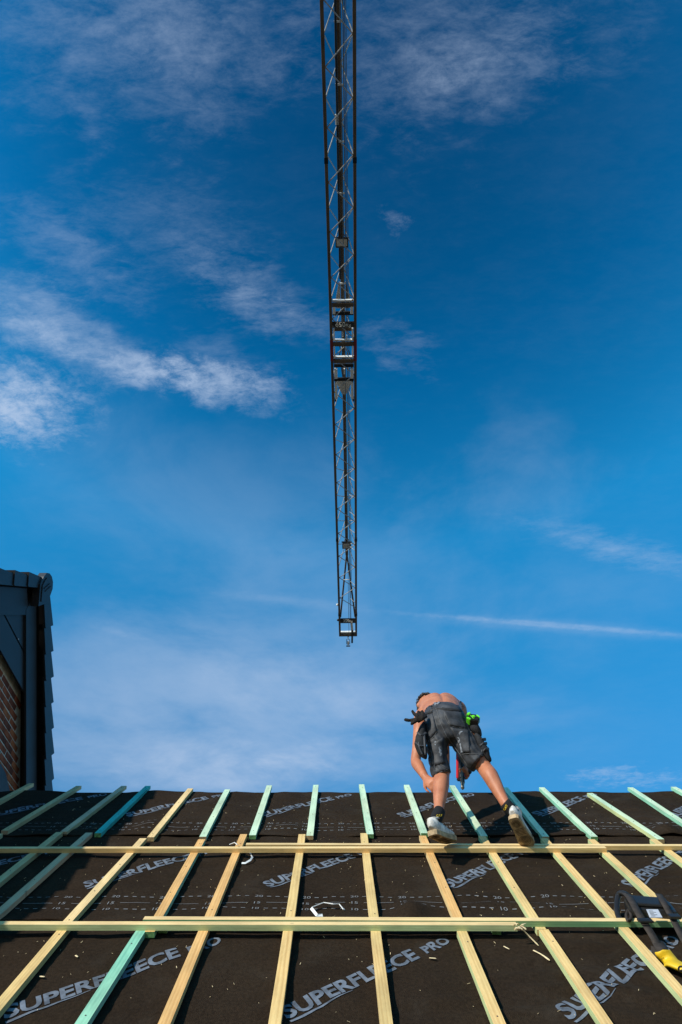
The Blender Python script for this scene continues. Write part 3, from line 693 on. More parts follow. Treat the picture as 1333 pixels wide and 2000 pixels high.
for i, (_, y, z) in enumerate(cands):
    if i < 290:
        o = bpy.data.objects.new('brick', random.choice(BR)); COL.objects.link(o); o.parent = wall; o.matrix_parent_inverse = world_of(wall).inverted()
        o.location = (XW - 0.009 + random.uniform(-0.003, 0.003), y + random.uniform(-0.004, 0.004), z + random.uniform(-0.002, 0.002)); o.rotation_euler = (random.uniform(-0.012, 0.012), 0, random.uniform(-0.01, 0.01))
    else: add_box(rest, (XW - 0.009, y, z), (0.022, 0.190, 0.058))
rw = from_bm('brickwork', rest, M['brick'], wall); rw['kind'] = 'stuff'
bm = bmesh.new()                                         # front, back and far walls
yfr, ybr = y0f + 0.1, y0b - 0.1
add_box(bm, ((-9.7 + XW) / 2 - 0.14, yfr, (zf - 0.1) / 2), (-XW * -1 + 9.7 - 0.3, 0.25, zf - 0.1)); add_box(bm, ((-9.7 + XW) / 2 - 0.14, ybr, (zb - 0.1) / 2), (9.7 + XW - 0.3, 0.25, zb - 0.1))
from_bm('outer_wall', bm, M['brick2'], nb)
bm = bmesh.new()                                         # lead flashing low on the gable
p = [atX(0, 1493, XW + 0.01), atX(9, 1512, XW + 0.01), atX(17, 1546, XW + 0.01), atX(-14, 1560, XW + 0.01), atX(-40, 1510, XW + 0.01), atX(-20, 1480, XW + 0.01)]
prism(bm, p, XW + 0.004, XW + 0.03)
from_bm('lead_flashing', bm, M['lead'], nb)

# ------------------------------------------------------------------ crane jib overhead
HJ = CAM.z + 22.0
JO = Vector((-0.083, -0.456, HJ)); JA = math.radians(0.995)
JM = Matrix.Translation(JO) @ Matrix.Rotation(-JA, 4, 'Z')
JMI = JM.inverted()
def jy(py): return (JMI @ atZ(667, py, HJ)).y
crane = empty('crane_jib', JO, label='long lattice crane jib reaching overhead across the blue sky', cat='crane jib')
CW, CH = 0.442, 0.93
YT, YS = jy(1240), -14.0
def jbm(name, bm, m, parent=None, smooth=False):
    bm.transform(JM); return from_bm(name, bm, m, parent or crane, smooth)
for x in (-CW, CW):
    bm = bmesh.new(); add_box(bm, (x, (YS + YT) / 2, 0), (0.105, YT - YS, 0.105), bevel=0.012)
    ch = jbm('bottom_chord', bm, M['jib'])
    bm = bmesh.new()
    for py in (313, 1054, 1200): add_box(bm, (x, jy(py), 0), (0.125, 0.16, 0.125))
    jbm('chord_collar', bm, M['plate'], ch)['kind'] = 'stuff'
    bm = bmesh.new(); add_box(bm, (x, (jy(663) + jy(704)) / 2, 0), (0.116, jy(704) - jy(663), 0.116)); jbm('red_band', bm, M['redpaint'], ch)
YTOP = jy(1083) + 0.9
bm = bmesh.new(); add_box(bm, (0, (YS + YTOP) / 2, CH), (0.15, YTOP - YS, 0.15), bevel=0.015)
jbm('top_chord', bm, M['jib'])
bm = bmesh.new(); add_bar(bm, (-0.085, YS, CH - 0.20), (-0.085, jy(560), CH - 0.20), 0.035, 8); jbm('cable_duct', bm, M['plate'])
for s in (-1, 1):
    bm = bmesh.new(); add_bar(bm, (0, YTOP - 0.1, CH), (s * (CW - 0.05), jy(1207), 0.06), 0.045, 8); jbm('tip_strut', bm, M['jib'])
bm = bmesh.new(); add_bar(bm, (-0.19, jy(1145), 0.45), (0.19, jy(1145), 0.45), 0.02); jbm('tip_spacer', bm, M['galv'])
yk = 0.73 - 1.5 * 9
def rod(name, a_, b_, r_=0.0185): bm = bmesh.new(); add_bar(bm, a_, b_, r_, 7); jbm(name, bm, M['lacing'])
while yk < jy(1200) - 0.3:
    r1 = (CW - 0.05, yk, 0.0); l1 = (-CW + 0.05, yk + 0.75, 0.0); l0 = (-CW + 0.05, yk - 0.75, 0.0)
    rod('lacing_bar', l0, r1); 
    if yk + 0.75 < jy(1200): rod('lacing_bar', r1, l1)
    for s in (-1, 1):
        q = (s * (CW - 0.03), yk, 0.05)
        if yk - 0.75 < YTOP: rod('lacing_bar', (s * 0.06, yk - 0.75, CH - 0.05), q)
        if yk + 0.75 < YTOP: rod('lacing_bar', q, (s * 0.06, yk + 0.75, CH - 0.05))
    yk += 1.5
for x, z, r_, y1 in ((0.13, 0.42, 0.016, jy(1225)), (0.175, 0.42, 0.011, jy(1225)), (0.05, 0.05, 0.011, jy(1245)), (0.215, 0.62, 0.010, jy(1150))):
    bm = bmesh.new(); add_bar(bm, (x, YS, z), (x, y1, z), r_, 6); jbm('hoist_rope', bm, M['rope'])
for k_ in range(8):
    y = jy(940 + k_ * 34)
    rod('stay_bar', (0.16, y, 0.30), (CW - 0.06, y + 0.02, 0.05), 0.015)
for k_ in range(9):
    bm = bmesh.new(); add_box(bm, (0.0, -1.0 + k_ * 1.5, CH - 0.11), (0.26, 0.05, 0.05)); jbm('rope_guide', bm, M['galv'])
bm = bmesh.new(); add_box(bm, (0, YT, 0), (2 * CW + 0.105, 0.15, 0.12), bevel=0.015); jbm('end_beam', bm, M['jib'])
bm = bmesh.new(); add_box(bm, (0, YT - 0.13, 0.08), (2 * CW - 0.1, 0.12, 0.10), bevel=0.015); jbm('end_tray', bm, M['galv'])
bm = bmesh.new(); add_box(bm, (-0.10, jy(242), 0.75), (0.09, 0.28, 0.10), bevel=0.01); jbm('junction_box', bm, M['galv'])
for py, x in ((1181, -CW - 0.09), (1211, -CW - 0.08)):
    bm = bmesh.new(); bmesh.ops.create_uvsphere(bm, u_segments=10, v_segments=6, radius=0.065, matrix=Matrix.Translation((x, jy(py), 0.0))); jbm('warning_lamp', bm, M['galv'] if py < 1200 else M['plate'], smooth=True)
# load plates facing down towards the site
def load_plate(py, s_, s2, wd, ht, sz):
    tilt = Matrix.Rotation(math.radians(-58), 4, 'X')
    T = Matrix.Translation((0, jy(py), -0.085)) @ Matrix.Rotation(math.radians(128), 4, 'X')
    # local X right, Y up the plate, Z out towards the viewer below
    T = Matrix.Translation((0, jy(py), -0.085)) @ Matrix((( 1, 0, 0, 0), (0, -0.60, -0.80, 0), (0, 0.80, -0.60, 0), (0, 0, 0, 1)))
    bm = bmesh.new(); add_box(bm, (0, 0, 0), (wd, ht, 0.02)); bm.transform(T); pl = jbm('load_plate', bm, M['plate'])
    bm = text_bm(s_, sz, 0.004); lo, hi = width(bm)
    b2 = text_bm(s2, sz * 0.68, 0.002); lo2, hi2 = width(b2)
    w_ = hi - lo + hi2 - lo2 + 0.02
    bm.transform(Matrix.Translation((-w_ / 2 - lo, -sz * 0.36, 0.0125))); b2.transform(Matrix.Translation((-w_ / 2 + (hi - lo) + 0.02 - lo2, -sz * 0.36, 0.0125)))
    merge(bm, b2); bm.transform(T); bm.transform(JM)
    me = bpy.data.meshes.new('plate_lettering'); bm.to_mesh(me); bm.free(); link('plate_lettering', me, M['letter'], pl)
load_plate(632, '650', 'Kg', 0.80, 0.24, 0.25)
load_plate(1210, '350', 'Kg', 0.82, 0.26, 0.22)
# floodlights bolted below the top chord
def flood(py, z, k_):
    T = Matrix.Translation((0.0, jy(py), z)) @ Matrix.Rotation(math.radians(-24), 4, 'X')
    bm = bmesh.new(); add_box(bm, (0, 0, 0.06), (0.44, 0.30, 0.14), bevel=0.03); add_box(bm, (0, -0.17, 0.12), (0.50, 0.05, 0.06)); bm.transform(T); fl = jbm('floodlight', bm, M['plate'])
    bm = bmesh.new(); add_box(bm, (0, 0.0, -0.015), (0.36, 0.22, 0.02)); bm.transform(T); jbm('lamp_glass', bm, M['glass'], fl)
    bm = bmesh.new(); add_bar(bm, (-0.20, jy(py) - 0.05, z + 0.05), (-0.08, jy(py) - 0.1, CH), 0.018); add_bar(bm, (0.20, jy(py) - 0.05, z + 0.05), (0.08, jy(py) - 0.1, CH), 0.018); jbm('lamp_bracket', bm, M['jib'], fl)
flood(481, 0.35, 0); flood(1082, 0.55, 1)
# trolley that runs along the chords
tro = empty('crane_trolley', JM @ Vector((0, jy(690), 0)), label='trolley of white frames and pulleys running along the crane jib', cat='trolley')
def tb(name, bm, m): return jbm(name, bm, m, tro)
for py in (592, 669, 702):
    bm = bmesh.new(); add_box(bm, (0, jy(py) + 0.05, -0.02), (2 * CW - 0.115, 0.14, 0.10)); tb('cross_beam', bm, M['jib'])
    bm = bmesh.new(); add_box(bm, (0, jy(py) - 0.075, 0.06), (2 * CW - 0.12, 0.06, 0.11)); tb('beam_flange', bm, M['galv'])
for py in (614, 645, 716, 743):
    bm = bmesh.new(); add_box(bm, (0, jy(py), 0.10), (2 * CW - 0.13, 0.13, 0.07)); tb('cross_beam', bm, M['plate'] if py != 645 else M['jib'])
for s in (-1, 1):
    for p0, p1, w_ in ((598, 612, 0.10), (640, 664, 0.05), (674, 698, 0.05), (720, 738, 0.12), (746, 778, 0.10)):
        bm = bmesh.new(); y0, y1 = jy(p0), jy(p1)
        add_box(bm, (s * (CW - 0.115 - w_ / 2 + 0.04), (y0 + y1) / 2, 0.0), (w_, y1 - y0, 0.16), bevel=0.012); tb('side_frame', bm, M['galv'])
    bm = bmesh.new(); bmesh.ops.create_cone(bm, cap_ends=True, segments=16, radius1=0.10, radius2=0.10, depth=0.06, matrix=Matrix.Translation((s * (CW - 0.09), jy(781), 0.06)) @ Matrix.Rotation(PI / 2, 4, 'Y')); tb('wheel', bm, M['plate'])
    bm = bmesh.new(); bmesh.ops.create_cone(bm, cap_ends=True, segments=16, radius1=0.10, radius2=0.10, depth=0.06, matrix=Matrix.Translation((s * (CW - 0.09), jy(741), 0.06)) @ Matrix.Rotation(PI / 2, 4, 'Y')); tb('wheel', bm, M['plate'])
def gusset(pts, z0, z1, m):
    bm = bmesh.new(); a_ = [bm.verts.new((x, y, z0)) for x, y in pts]; b_ = [bm.verts.new((x, y, z1)) for x, y in pts]
    bm.faces.new(a_); bm.faces.new(b_[::-1])
    for k_ in range(len(pts)): bm.faces.new((a_[k_], a_[(k_ + 1) % len(pts)], b_[(k_ + 1) % len(pts)], b_[k_]))
    tb('gusset_plate', bm, m)
gusset([(-0.36, jy(749)), (0.36, jy(749)), (0.08, jy(778)), (-0.08, jy(778))], 0.30, 0.33, M['glass'])
gusset([(-0.24, jy(590)), (-0.13, jy(560)), (-0.10, jy(560)), (-0.08, jy(612)), (-0.24, jy(612))], 0.45, 0.48, M['glass'])
gusset([(0.26, jy(590)), (0.13, jy(560)), (0.10, jy(560)), (0.10, jy(612)), (0.26, jy(612))], 0.45, 0.48, M['glass'])
for x, py, r_ in ((-0.02, 655, 0.11), (0.12, 662, 0.09), (0.02, 728, 0.12), (0.16, 722, 0.09)):
    bm = bmesh.new(); bmesh.ops.create_cone(bm, cap_ends=True, segments=18, radius1=r_, radius2=r_, depth=0.05, matrix=Matrix.Translation((x, jy(py), 0.12)) @ Matrix.Rotation(PI / 2, 4, 'Y')); tb('pulley', bm, M['galv'])
for pts in (((-0.22, 705, .2), (-0.12, 690, .35), (-0.25, 674, .3)), ((0.26, 740, .1), (0.30, 715, .3), (0.2, 690, .25)), ((-0.05, 738, .1), (-0.1, 720, .35), (0.05, 708, .3))):
    bm = bmesh.new(); cp = curve_pts([(x, jy(y), z) for x, y, z in pts], 6); loft(bm, cp, [0.018] * len(cp), 6); tb('hose', bm, M['plate'])
# tip gear hanging from the end of the jib
hk = empty('hook_anchor', JM @ Vector((0.0, YT + 0.2, -0.1)), label='small steel rope anchor hanging from the end of the crane jib', cat='rope anchor')
yh = jy(1252)
bm = bmesh.new(); bmesh.ops.create_cone(bm, cap_ends=True, segments=16, radius1=0.10, radius2=0.10, depth=0.05, matrix=Matrix.Translation((0.0, jy(1244), -0.10)) @ Matrix.Rotation(PI / 2, 4, 'Y')); jbm('pulley', bm, M['galv'], hk)
bm = bmesh.new(); add_box(bm, (0.0, yh, -0.14), (0.11, 0.26, 0.10), bevel=0.02); jbm('anchor_body', bm, M['galv'], hk)
for s in (-1, 1):
    bm = bmesh.new(); add_box(bm, (s * 0.085, jy(1250), -0.12), (0.03, 0.30, 0.14), bevel=0.01); jbm('cheek_plate', bm, M['plate'], hk)
bm = bmesh.new(); add_bar(bm, (-0.11, jy(1258), -0.14), (0.11, jy(1258), -0.14), 0.035, 8); jbm('anchor_bolt', bm, M['plate'], hk)
bm = bmesh.new(); add_bar(bm, (0.0, YT, -0.02), (0.0, jy(1244), -0.10), 0.03, 8); jbm('link', bm, M['plate'], hk)
bm = bmesh.new(); bm.transform(Matrix.Identity(4)); add_bar(bm, (0.19, jy(1219), 0.14), (0.235, jy(1234), 0.02), 0, square=(0.12, 0.16)); cyl = jbm('limit_switch', bm, M['whiteplastic'])
bm = bmesh.new(); add_bar(bm, (0.235, jy(1230), 0.0), (0.215, jy(1252), -0.12), 0.05, 8); jbm('switch_plunger', bm, M['plate'], cyl)

# ------------------------------------------------------------------ the roofer
man = empty('person', atY(940, 1645, 3.40), label='person bending over the roof battens, bare back, charcoal work shorts and white shoes', cat='person')
def px8(cx, cy): return 780 + cx / 7.405, 1340 + cy / 7.405            # enlarged detail of the photograph
LHp, LKn, LAn = atY(855, 1420, 3.44), atY(864, 1512, 3.49), atY(857, 1590, 3.335)
RHp, RKn, RAn = atY(897, 1415, 3.42), atY(945, 1496, 3.44), atY(991, 1573, 3.325)
back = Vector((0, -1, 0))
def mix(a, b, t): return a + (b - a) * t
bm = bmesh.new()
HL, BL = atY(849, 1633, 3.275), atY(879, 1646, 3.435); HR, BR_ = atY(1006, 1604, 3.285), atY(1028, 1644, 3.435)
for hp, kn, an, heel_, ball_ in ((LHp, LKn, LAn, HL, BL), (RHp, RKn, RAn, HR, BR_)):
    fw_ = (ball_ - heel_).normalized(); foot = heel_ + fw_ * 0.028 + fw_.cross(Vector((0, 0, 1))).normalized().cross(fw_) * 0.085
    limb(bm, [hp, mix(hp, kn, 0.5), mix(hp, kn, 0.92), mix(kn, an, 0.08), mix(kn, an, 0.30) + back * 0.018, mix(kn, an, 0.52) + back * 0.010, mix(kn, an, 0.80), an, foot],
         [(0.088, 0.092), (0.078, 0.080), (0.060, 0.062), (0.056, 0.058), (0.060, 0.063), (0.053, 0.055), (0.038, 0.040), (0.034, 0.037), (0.026, 0.026)])
WST = atY(868, 1401, 3.50)
torso = [atY(875, 1419, 3.43), WST, atY(865, 1389, 3.64), atY(861, 1382, 3.78), atY(856, 1379, 3.90), atY(847, 1377, 3.99)]
limb(bm, torso, [(0.155, 0.120), (0.148, 0.112), (0.164, 0.118), (0.186, 0.122), (0.165, 0.095), (0.075, 0.072)], 5, 22)
HEAD = atY(834, 1379, 4.09)
limb(bm, [torso[-1] + Vector((0.02, -0.06, 0)), torso[-1], HEAD], [(0.075, 0.075), (0.062, 0.062), (0.060, 0.065)])
hrot = Matrix.Rotation(math.radians(-52), 3, 'X') @ Matrix.Rotation(math.radians(14), 3, 'Y')   # face looks down and forward
def hp_(x, y, z): return HEAD + hrot @ Vector((x, y, z))
blob(bm, hp_(0, -0.005, 0.020), (0.078, 0.098, 0.105), hrot)
blob(bm, hp_(0, 0.045, -0.055), (0.055, 0.055, 0.060), hrot)                     # jaw
limb(bm, [hp_(0, 0.088, 0.012), hp_(0, 0.118, -0.022), hp_(0, 0.092, -0.030)], [(0.012, 0.010), (0.016, 0.012), (0.014, 0.01)], 3, 10)
for sx in (-1, 1):
    blob(bm, hp_(sx * 0.080, -0.005, -0.005), (0.010, 0.022, 0.034), hrot)         # ears
    blob(bm, hp_(sx * 0.032, 0.088, 0.030), (0.026, 0.012, 0.008), hrot)           # brows
limb(bm, [hp_(-0.024, 0.092, -0.056), hp_(0, 0.100, -0.055), hp_(0.024, 0.092, -0.056)], [(0.006, 0.006)] * 3, 3, 8)   # lips
LSh, LEl, LWr = atY(824, 1400, 3.72), atY(813, 1487, 3.68), atY(832, 1519, 3.55)
RSh, REl, RWr = atY(897, 1382, 3.88), atY(914, 1428, 3.90), atY(915, 1496, 3.80)
for sh, el, wr in ((LSh, LEl, LWr), (RSh, REl, RWr)):
    inner = mix(sh, torso[3], 0.45)
    limb(bm, [inner, sh, mix(sh, el, 0.35), mix(sh, el, 0.75), el, mix(el, wr, 0.28), mix(el, wr, 0.7), wr],
         [(0.075, 0.080), (0.060, 0.062), (0.052, 0.054), (0.043, 0.045), (0.040, 0.042), (0.044, 0.044), (0.034, 0.034), (0.027, 0.030)])
def hand(bm, wr, d, up, curl, thumb):
    """palm and five fingers; d runs to the fingers, up is the back of the hand, thumb = +1 or -1 side"""
    d = d.normalized(); up = (up - d * up.dot(d)).normalized(); s = d.cross(up) * thumb
    loft(bm, [wr - d * 0.02, wr + d * 0.02, wr + d * 0.06, wr + d * 0.095], [(0.027, 0.022), (0.034, 0.019), (0.041, 0.017), (0.040, 0.013)], 12, s)
    for i, (off, L_) in enumerate(((0.031, 0.072), (0.011, 0.082), (-0.010, 0.076), (-0.030, 0.060))):
        p = wr + d * 0.085 + s * off; pts = [p - d * 0.02, p]; a_ = 0.15
        for seg_ in (0.45, 0.32, 0.23):
            a_ += curl; p = p + (d * math.cos(a_) - up * math.sin(a_)) * (L_ * seg_) + s * off * 0.06; pts.append(p)
        loft(bm, pts, [0.010, 0.0098, 0.0092, 0.0085, 0.006], 8, s)
    t0 = wr + d * 0.025 + s * 0.028
    loft(bm, [t0, t0 + d * 0.025 + s * 0.024 - up * 0.008, t0 + d * 0.055 + s * 0.030 - up * 0.022, t0 + d * 0.075 + s * 0.024 - up * 0.034], [0.014, 0.0125, 0.011, 0.007], 8, d)
hand(bm, LWr, atY(843, 1531, 3.50) - LWr, Vector((-0.7, -0.4, 0.5)), 0.38, 1)
GUN = atY(903, 1500, 3.76)
hand(bm, RWr, (atY(908, 1512, 3.74) - RWr), Vector((0.8, -0.5, 0.1)), 0.95, -1)
bm = fuse(bm, 0.0075, 5)
for v in bm.verts:                                                              # spine and shoulder-blade relief
    q = noise.noise(v.co * 7.0) * 0.0025
    for a_, b_ in zip(torso[1:4], torso[2:5]):
        d_ = b_ - a_; t_ = (v.co - a_).dot(d_) / d_.length_squared
        if -0.05 < t_ < 1.05 and v.normal.z > 0.1:
            dx = v.co.x - (a_.x + d_.x * t_); q += -0.0075 * math.exp(-(dx / 0.014) ** 2) + 0.004 * math.exp(-((abs(dx) - 0.045) / 0.022) ** 2); break
    for sc, sx in ((torso[3], -0.085), (torso[3], 0.085)):
        q += 0.012 * math.exp(-((v.co.x - sc.x - sx) / 0.05) ** 2 - ((v.co - sc).dot((torso[4] - torso[2]).normalized()) / 0.07) ** 2) * max(0, v.normal.z)
    v.co += v.normal * q
body_o = from_bm('body', bm, M['skin'], man, True)
# hair: cropped dark curls over the skull
bm = bmesh.new()
for i in range(900)[:620]:
    z = random.uniform(-0.35, 1); a_ = random.uniform(0, 2 * PI); rr = math.sqrt(1 - z * z)
    n_ = Vector((rr * math.cos(a_), rr * math.sin(a_), z))
    if n_.y > 0.45 + 0.4 * z and n_.z < 0.75: continue
    if abs(n_.x) > 0.75 and n_.z < 0.0 and n_.y > -0.2: continue
    p = hp_(n_.x * 0.079, -0.005 + n_.y * 0.099, 0.020 + n_.z * 0.107); n_ = hrot @ n_
    t_ = n_.cross(Vector((random.uniform(-1, 1), random.uniform(-1, 1), random.uniform(-1, 1)))).normalized(); b_ = n_.cross(t_)
    L_ = random.uniform(0.010, 0.020); pts = [p - n_ * 0.004, p + n_ * L_ * 0.6 + t_ * L_ * 0.3, p + n_ * L_ + t_ * L_ * 0.9 + b_ * L_ * 0.3, p + n_ * L_ * 0.7 + t_ * L_ * 1.3 + b_ * L_ * 0.8]
    loft(bm, pts, [0.0052, 0.0050, 0.0042, 0.0015], 5)
from_bm('hair', bm, M['hair'], man, True)

# work shorts
bm = bmesh.new()
limb(bm, [atY(867, 1399, 3.525), atY(869, 1404, 3.48), atY(873, 1412, 3.43), atY(877, 1430, 3.42), atY(881, 1450, 3.43)],
     [(0.158, 0.118), (0.163, 0.128), (0.168, 0.146), (0.165, 0.135), (0.110, 0.095)], 5, 26)
blob(bm, atY(856, 1418, 3.385), (0.090, 0.080, 0.098)); blob(bm, atY(894, 1415, 3.385), (0.090, 0.080, 0.098))
LHem, RHem = atY(865, 1513, 3.475), atY(937, 1489, 3.435)
limb(bm, [atY(855, 1422, 3.43), atY(854, 1442, 3.43), atY(855, 1466, 3.45), atY(860, 1494, 3.465), LHem], [(0.105, 0.115), (0.090, 0.108), (0.079, 0.096), (0.074, 0.088), (0.075, 0.088)], 5, 22)
limb(bm, [atY(896, 1420, 3.42), atY(902, 1438, 3.42), atY(912, 1458, 3.43), atY(926, 1477, 3.435), RHem], [(0.108, 0.115), (0.098, 0.110), (0.092, 0.103), (0.084, 0.096), (0.084, 0.096)], 5, 22)
bm = fuse(bm, 0.0085, 3)
lc, lax = LHem, (LHem - atY(860, 1494, 3.465)).normalized(); rc, rax = RHem, (RHem - atY(926, 1477, 3.435)).normalized()
for v in bm.verts:
    c = v.co; w_ = 0.012 * noise.noise((c.x * 8, c.y * 8, c.z * 19)) + 0.005 * noise.noise((c.x * 16 + c.z * 12, c.y * 14, c.z * 20))
    fold = math.sin((c.z * 1.0 + (c.x - 0.84) * 1.6) * 95 + 4 * noise.noise(c * 6)) * 0.0025
    v.co += v.normal * (w_ + fold * max(0, min(1, (8.50 - c.z) / 0.1)))
sh_o = from_bm('shorts', bm, M['shorts'], man, True)
BV = BVHTree.FromPolygons([v.co.copy() for v in sh_o.data.vertices], [p.vertices[:] for p in sh_o.data.polygons])
BVB = BVHTree.FromPolygons([v.co.copy() for v in body_o.data.vertices], [p.vertices[:] for p in body_o.data.polygons])
def hit(px, py, up=0.004, bv=None):
    d = ray(px, py).normalized(); loc, no, _, _ = (bv or BV).ray_cast(CAM, d)
    if loc is None:
        loc, no, _, _ = (bv or BV).find_nearest(atY(px, py, 3.36))
    if no.dot(d) > 0: no = -no
    return loc + no * up, no
def patch(name, quad, m, thick=0.007, n=8, parent=None, bv=None, ragged=0.0, conv=px8):
    """cloth piece sewn on: the quad (photo detail coordinates) laid on the surface, with thickness"""
    bm = bmesh.new(); (a, b, c, d) = quad; g = []
    for j in range(n + 1):
        row = []
        for i in range(n + 1):
            s_, t_ = i / n, j / n
            x = (a[0] * (1 - s_) + b[0] * s_) * (1 - t_) + (d[0] * (1 - s_) + c[0] * s_) * t_
            y = (a[1] * (1 - s_) + b[1] * s_) * (1 - t_) + (d[1] * (1 - s_) + c[1] * s_) * t_
            if ragged: x += ragged * noise.noise((x * 0.05, y * 0.05, 1)); y += ragged * noise.noise((x * 0.05, y * 0.05, 9))
            row.append(hit(*conv(x, y), up=thick, bv=bv))
        g.append(row)
    vt = [[bm.verts.new(p) for p, no in r_] for r_ in g]; vb = [[bm.verts.new(p - no * (thick + 0.004)) for p, no in r_] for r_ in g]
    for j in range(n):
        for i in range(n): bm.faces.new((vt[j][i], vt[j][i + 1], vt[j + 1][i + 1], vt[j + 1][i]))
    rim = [(0, i) for i in range(n)] + [(j, n) for j in range(n)] + [(n, i) for i in range(n, 0, -1)] + [(j, 0) for j in range(n, 0, -1)]
    for (j, i), (j2, i2) in zip(rim, rim[1:] + rim[:1]): bm.faces.new((vt[j][i], vt[j2][i2], vb[j2][i2], vb[j][i]))
    return from_bm(name, bm, m, parent or sh_o, True)
def seam(name, line, m, r=0.0022, parent=None, bv=None, conv=px8, up=0.003):
    pts = curve_pts([Vector((x, y, 0)) for x, y in line], 6)
    bm = bmesh.new(); pp = [hit(*conv(p.x, p.y), up=up, bv=bv)[0] for p in pts]
    loft(bm, pp, [r] * len(pp), 6); return from_bm(name, bm, m, parent or sh_o, True)
patch('back_pocket', ((335, 425), (490, 385), (552, 650), (375, 845)), M['shorts'])
patch('back_pocket', ((628, 352), (905, 372), (985, 620), (735, 568)), M['shorts'])
patch('pocket_opening', ((338, 412), (490, 372), (492, 392), (336, 432)), M['shorts2'], 0.012, 6)
patch('pocket_opening', ((625, 322), (880, 345), (905, 378), (635, 352)), M['shorts2'], 0.012, 6)
patch('waistband', ((352, 372), (470, 272), (492, 345), (385, 412)), M['shorts'], 0.008, 6)
patch('waistband', ((500, 268), (890, 278), (905, 345), (510, 330)), M['shorts'], 0.008, 10)
patch('thigh_patch', ((745, 600), (1010, 640), (1030, 960), (925, 970)), M['shorts'], 0.005)
patch('thigh_patch', ((400, 880), (640, 740), (660, 1120), (410, 1160)), M['shorts'], 0.005)
for l_ in (((505, 270), (545, 345), (620, 570), (700, 735)), ((705, 740), (870, 960), (1005, 1165)), ((385, 415), (490, 350), (560, 328), (760, 300), (890, 330)),
           ((400, 870), (410, 1000), (470, 1130)), ((600, 1130), (700, 1195)), ((640, 360), (735, 565), (985, 620)), ((495, 390), (552, 650), (375, 850)),
           ((490, 1330), (620, 1230), (755, 1240)), ((915, 985), (1060, 975), (1250, 1010)), ((1035, 660), (1150, 780), (1200, 960))):
    seam('stitching', l_, M['seam'], 0.0018)
patch('dust_smear', ((885, 650), (915, 655), (870, 745), (838, 735)), M['dust'], 0.0055, 8, ragged=14)
patch('dust_smear', ((838, 735), (868, 740), (900, 830), (868, 815)), M['dust'], 0.0055, 8, ragged=14)
patch('dust_smear', ((880, 830), (905, 835), (928, 965), (905, 975)), M['dust'], 0.0055, 8, ragged=14)
patch('dust_smear', ((512, 790), (540, 795), (552, 860), (522, 862)), M['dust'], 0.0055, 8, ragged=12)
patch('dust_smear', ((570, 880), (600, 880), (622, 1010), (596, 1020)), M['dust'], 0.0055, 8, ragged=14)
patch('dust_smear', ((505, 248), (600, 238), (570, 275), (520, 282)), M['dust'], 0.0095, 8, ragged=10)
def pouch(name, pts, radii, m, par=None, side=Vector((1, 0, 0))):
    bm = bmesh.new(); limb(bm, pts, radii, 4, 14, side)
    for v in bm.verts: v.co += Vector((noise.noise(v.co * 30), noise.noise(v.co * 30 + Vector((5, 0, 0))), noise.noise(v.co * 28))) * 0.006
    return from_bm(name, bm, m, par or sh_o, True)
hp1 = pouch('holster_pocket', [atY(829, 1414, 3.38), atY(825, 1430, 3.37), atY(822, 1452, 3.37), atY(827, 1470, 3.38), atY(833, 1482, 3.39)], [(0.016, 0.03), (0.034, 0.048), (0.046, 0.052), (0.036, 0.042), (0.008, 0.014)], M['shorts2'])
for pts, r_ in ((((817, 1430), (824, 1436), (833, 1431)), 0.012), (((813, 1450), (822, 1457), (832, 1455)), 0.009), (((820, 1440), (819, 1456), (826, 1474)), 0.007), (((829, 1424), (830, 1445), (832, 1474)), 0.008)):
    bm = bmesh.new(); q = curve_pts([atY(x, y, 3.325 if k_ == 1 else 3.34) for k_, (x, y) in enumerate(pts)], 5); loft(bm, q, [(r_, r_ * 0.6)] * len(q), 8); from_bm('pocket_flap', bm, M['shorts'], hp1, True)
for l_ in (((255, 700), (290, 860), (345, 1010)), ((300, 650), (340, 800), (375, 960))): seam('stitching', l_, M['seam'], 0.0018, up=0.05)
hp2 = pouch('holster_pocket', [atY(919, 1414, 3.36), atY(928, 1424, 3.36), atY(936, 1434, 3.37), atY(939, 1440, 3.37)], [(0.036, 0.05), (0.040, 0.05), (0.026, 0.04), (0.010, 0.02)], M['shorts2'])
cp = pouch('cargo_pocket', [atY(929, 1437, 3.38), atY(938, 1452, 3.385), atY(946, 1466, 3.39), atY(954, 1482, 3.40), atY(959, 1488, 3.40)], [(0.022, 0.05), (0.036, 0.06), (0.036, 0.055), (0.024, 0.04), (0.006, 0.015)], M['shorts2'])
for (x0, y0, x1, y1) in ((936, 1447, 949, 1444), (944, 1466, 955, 1463), (938, 1456, 951, 1452)):
    bm = bmesh.new(); loft(bm, [atY(x0, y0, 3.345), atY((x0 + x1) / 2, (y0 + y1) / 2 - 1, 3.335), atY(x1, y1, 3.36)], [(0.008, 0.012)] * 3, 8); from_bm('pocket_flap', bm, M['shorts'], cp, True)

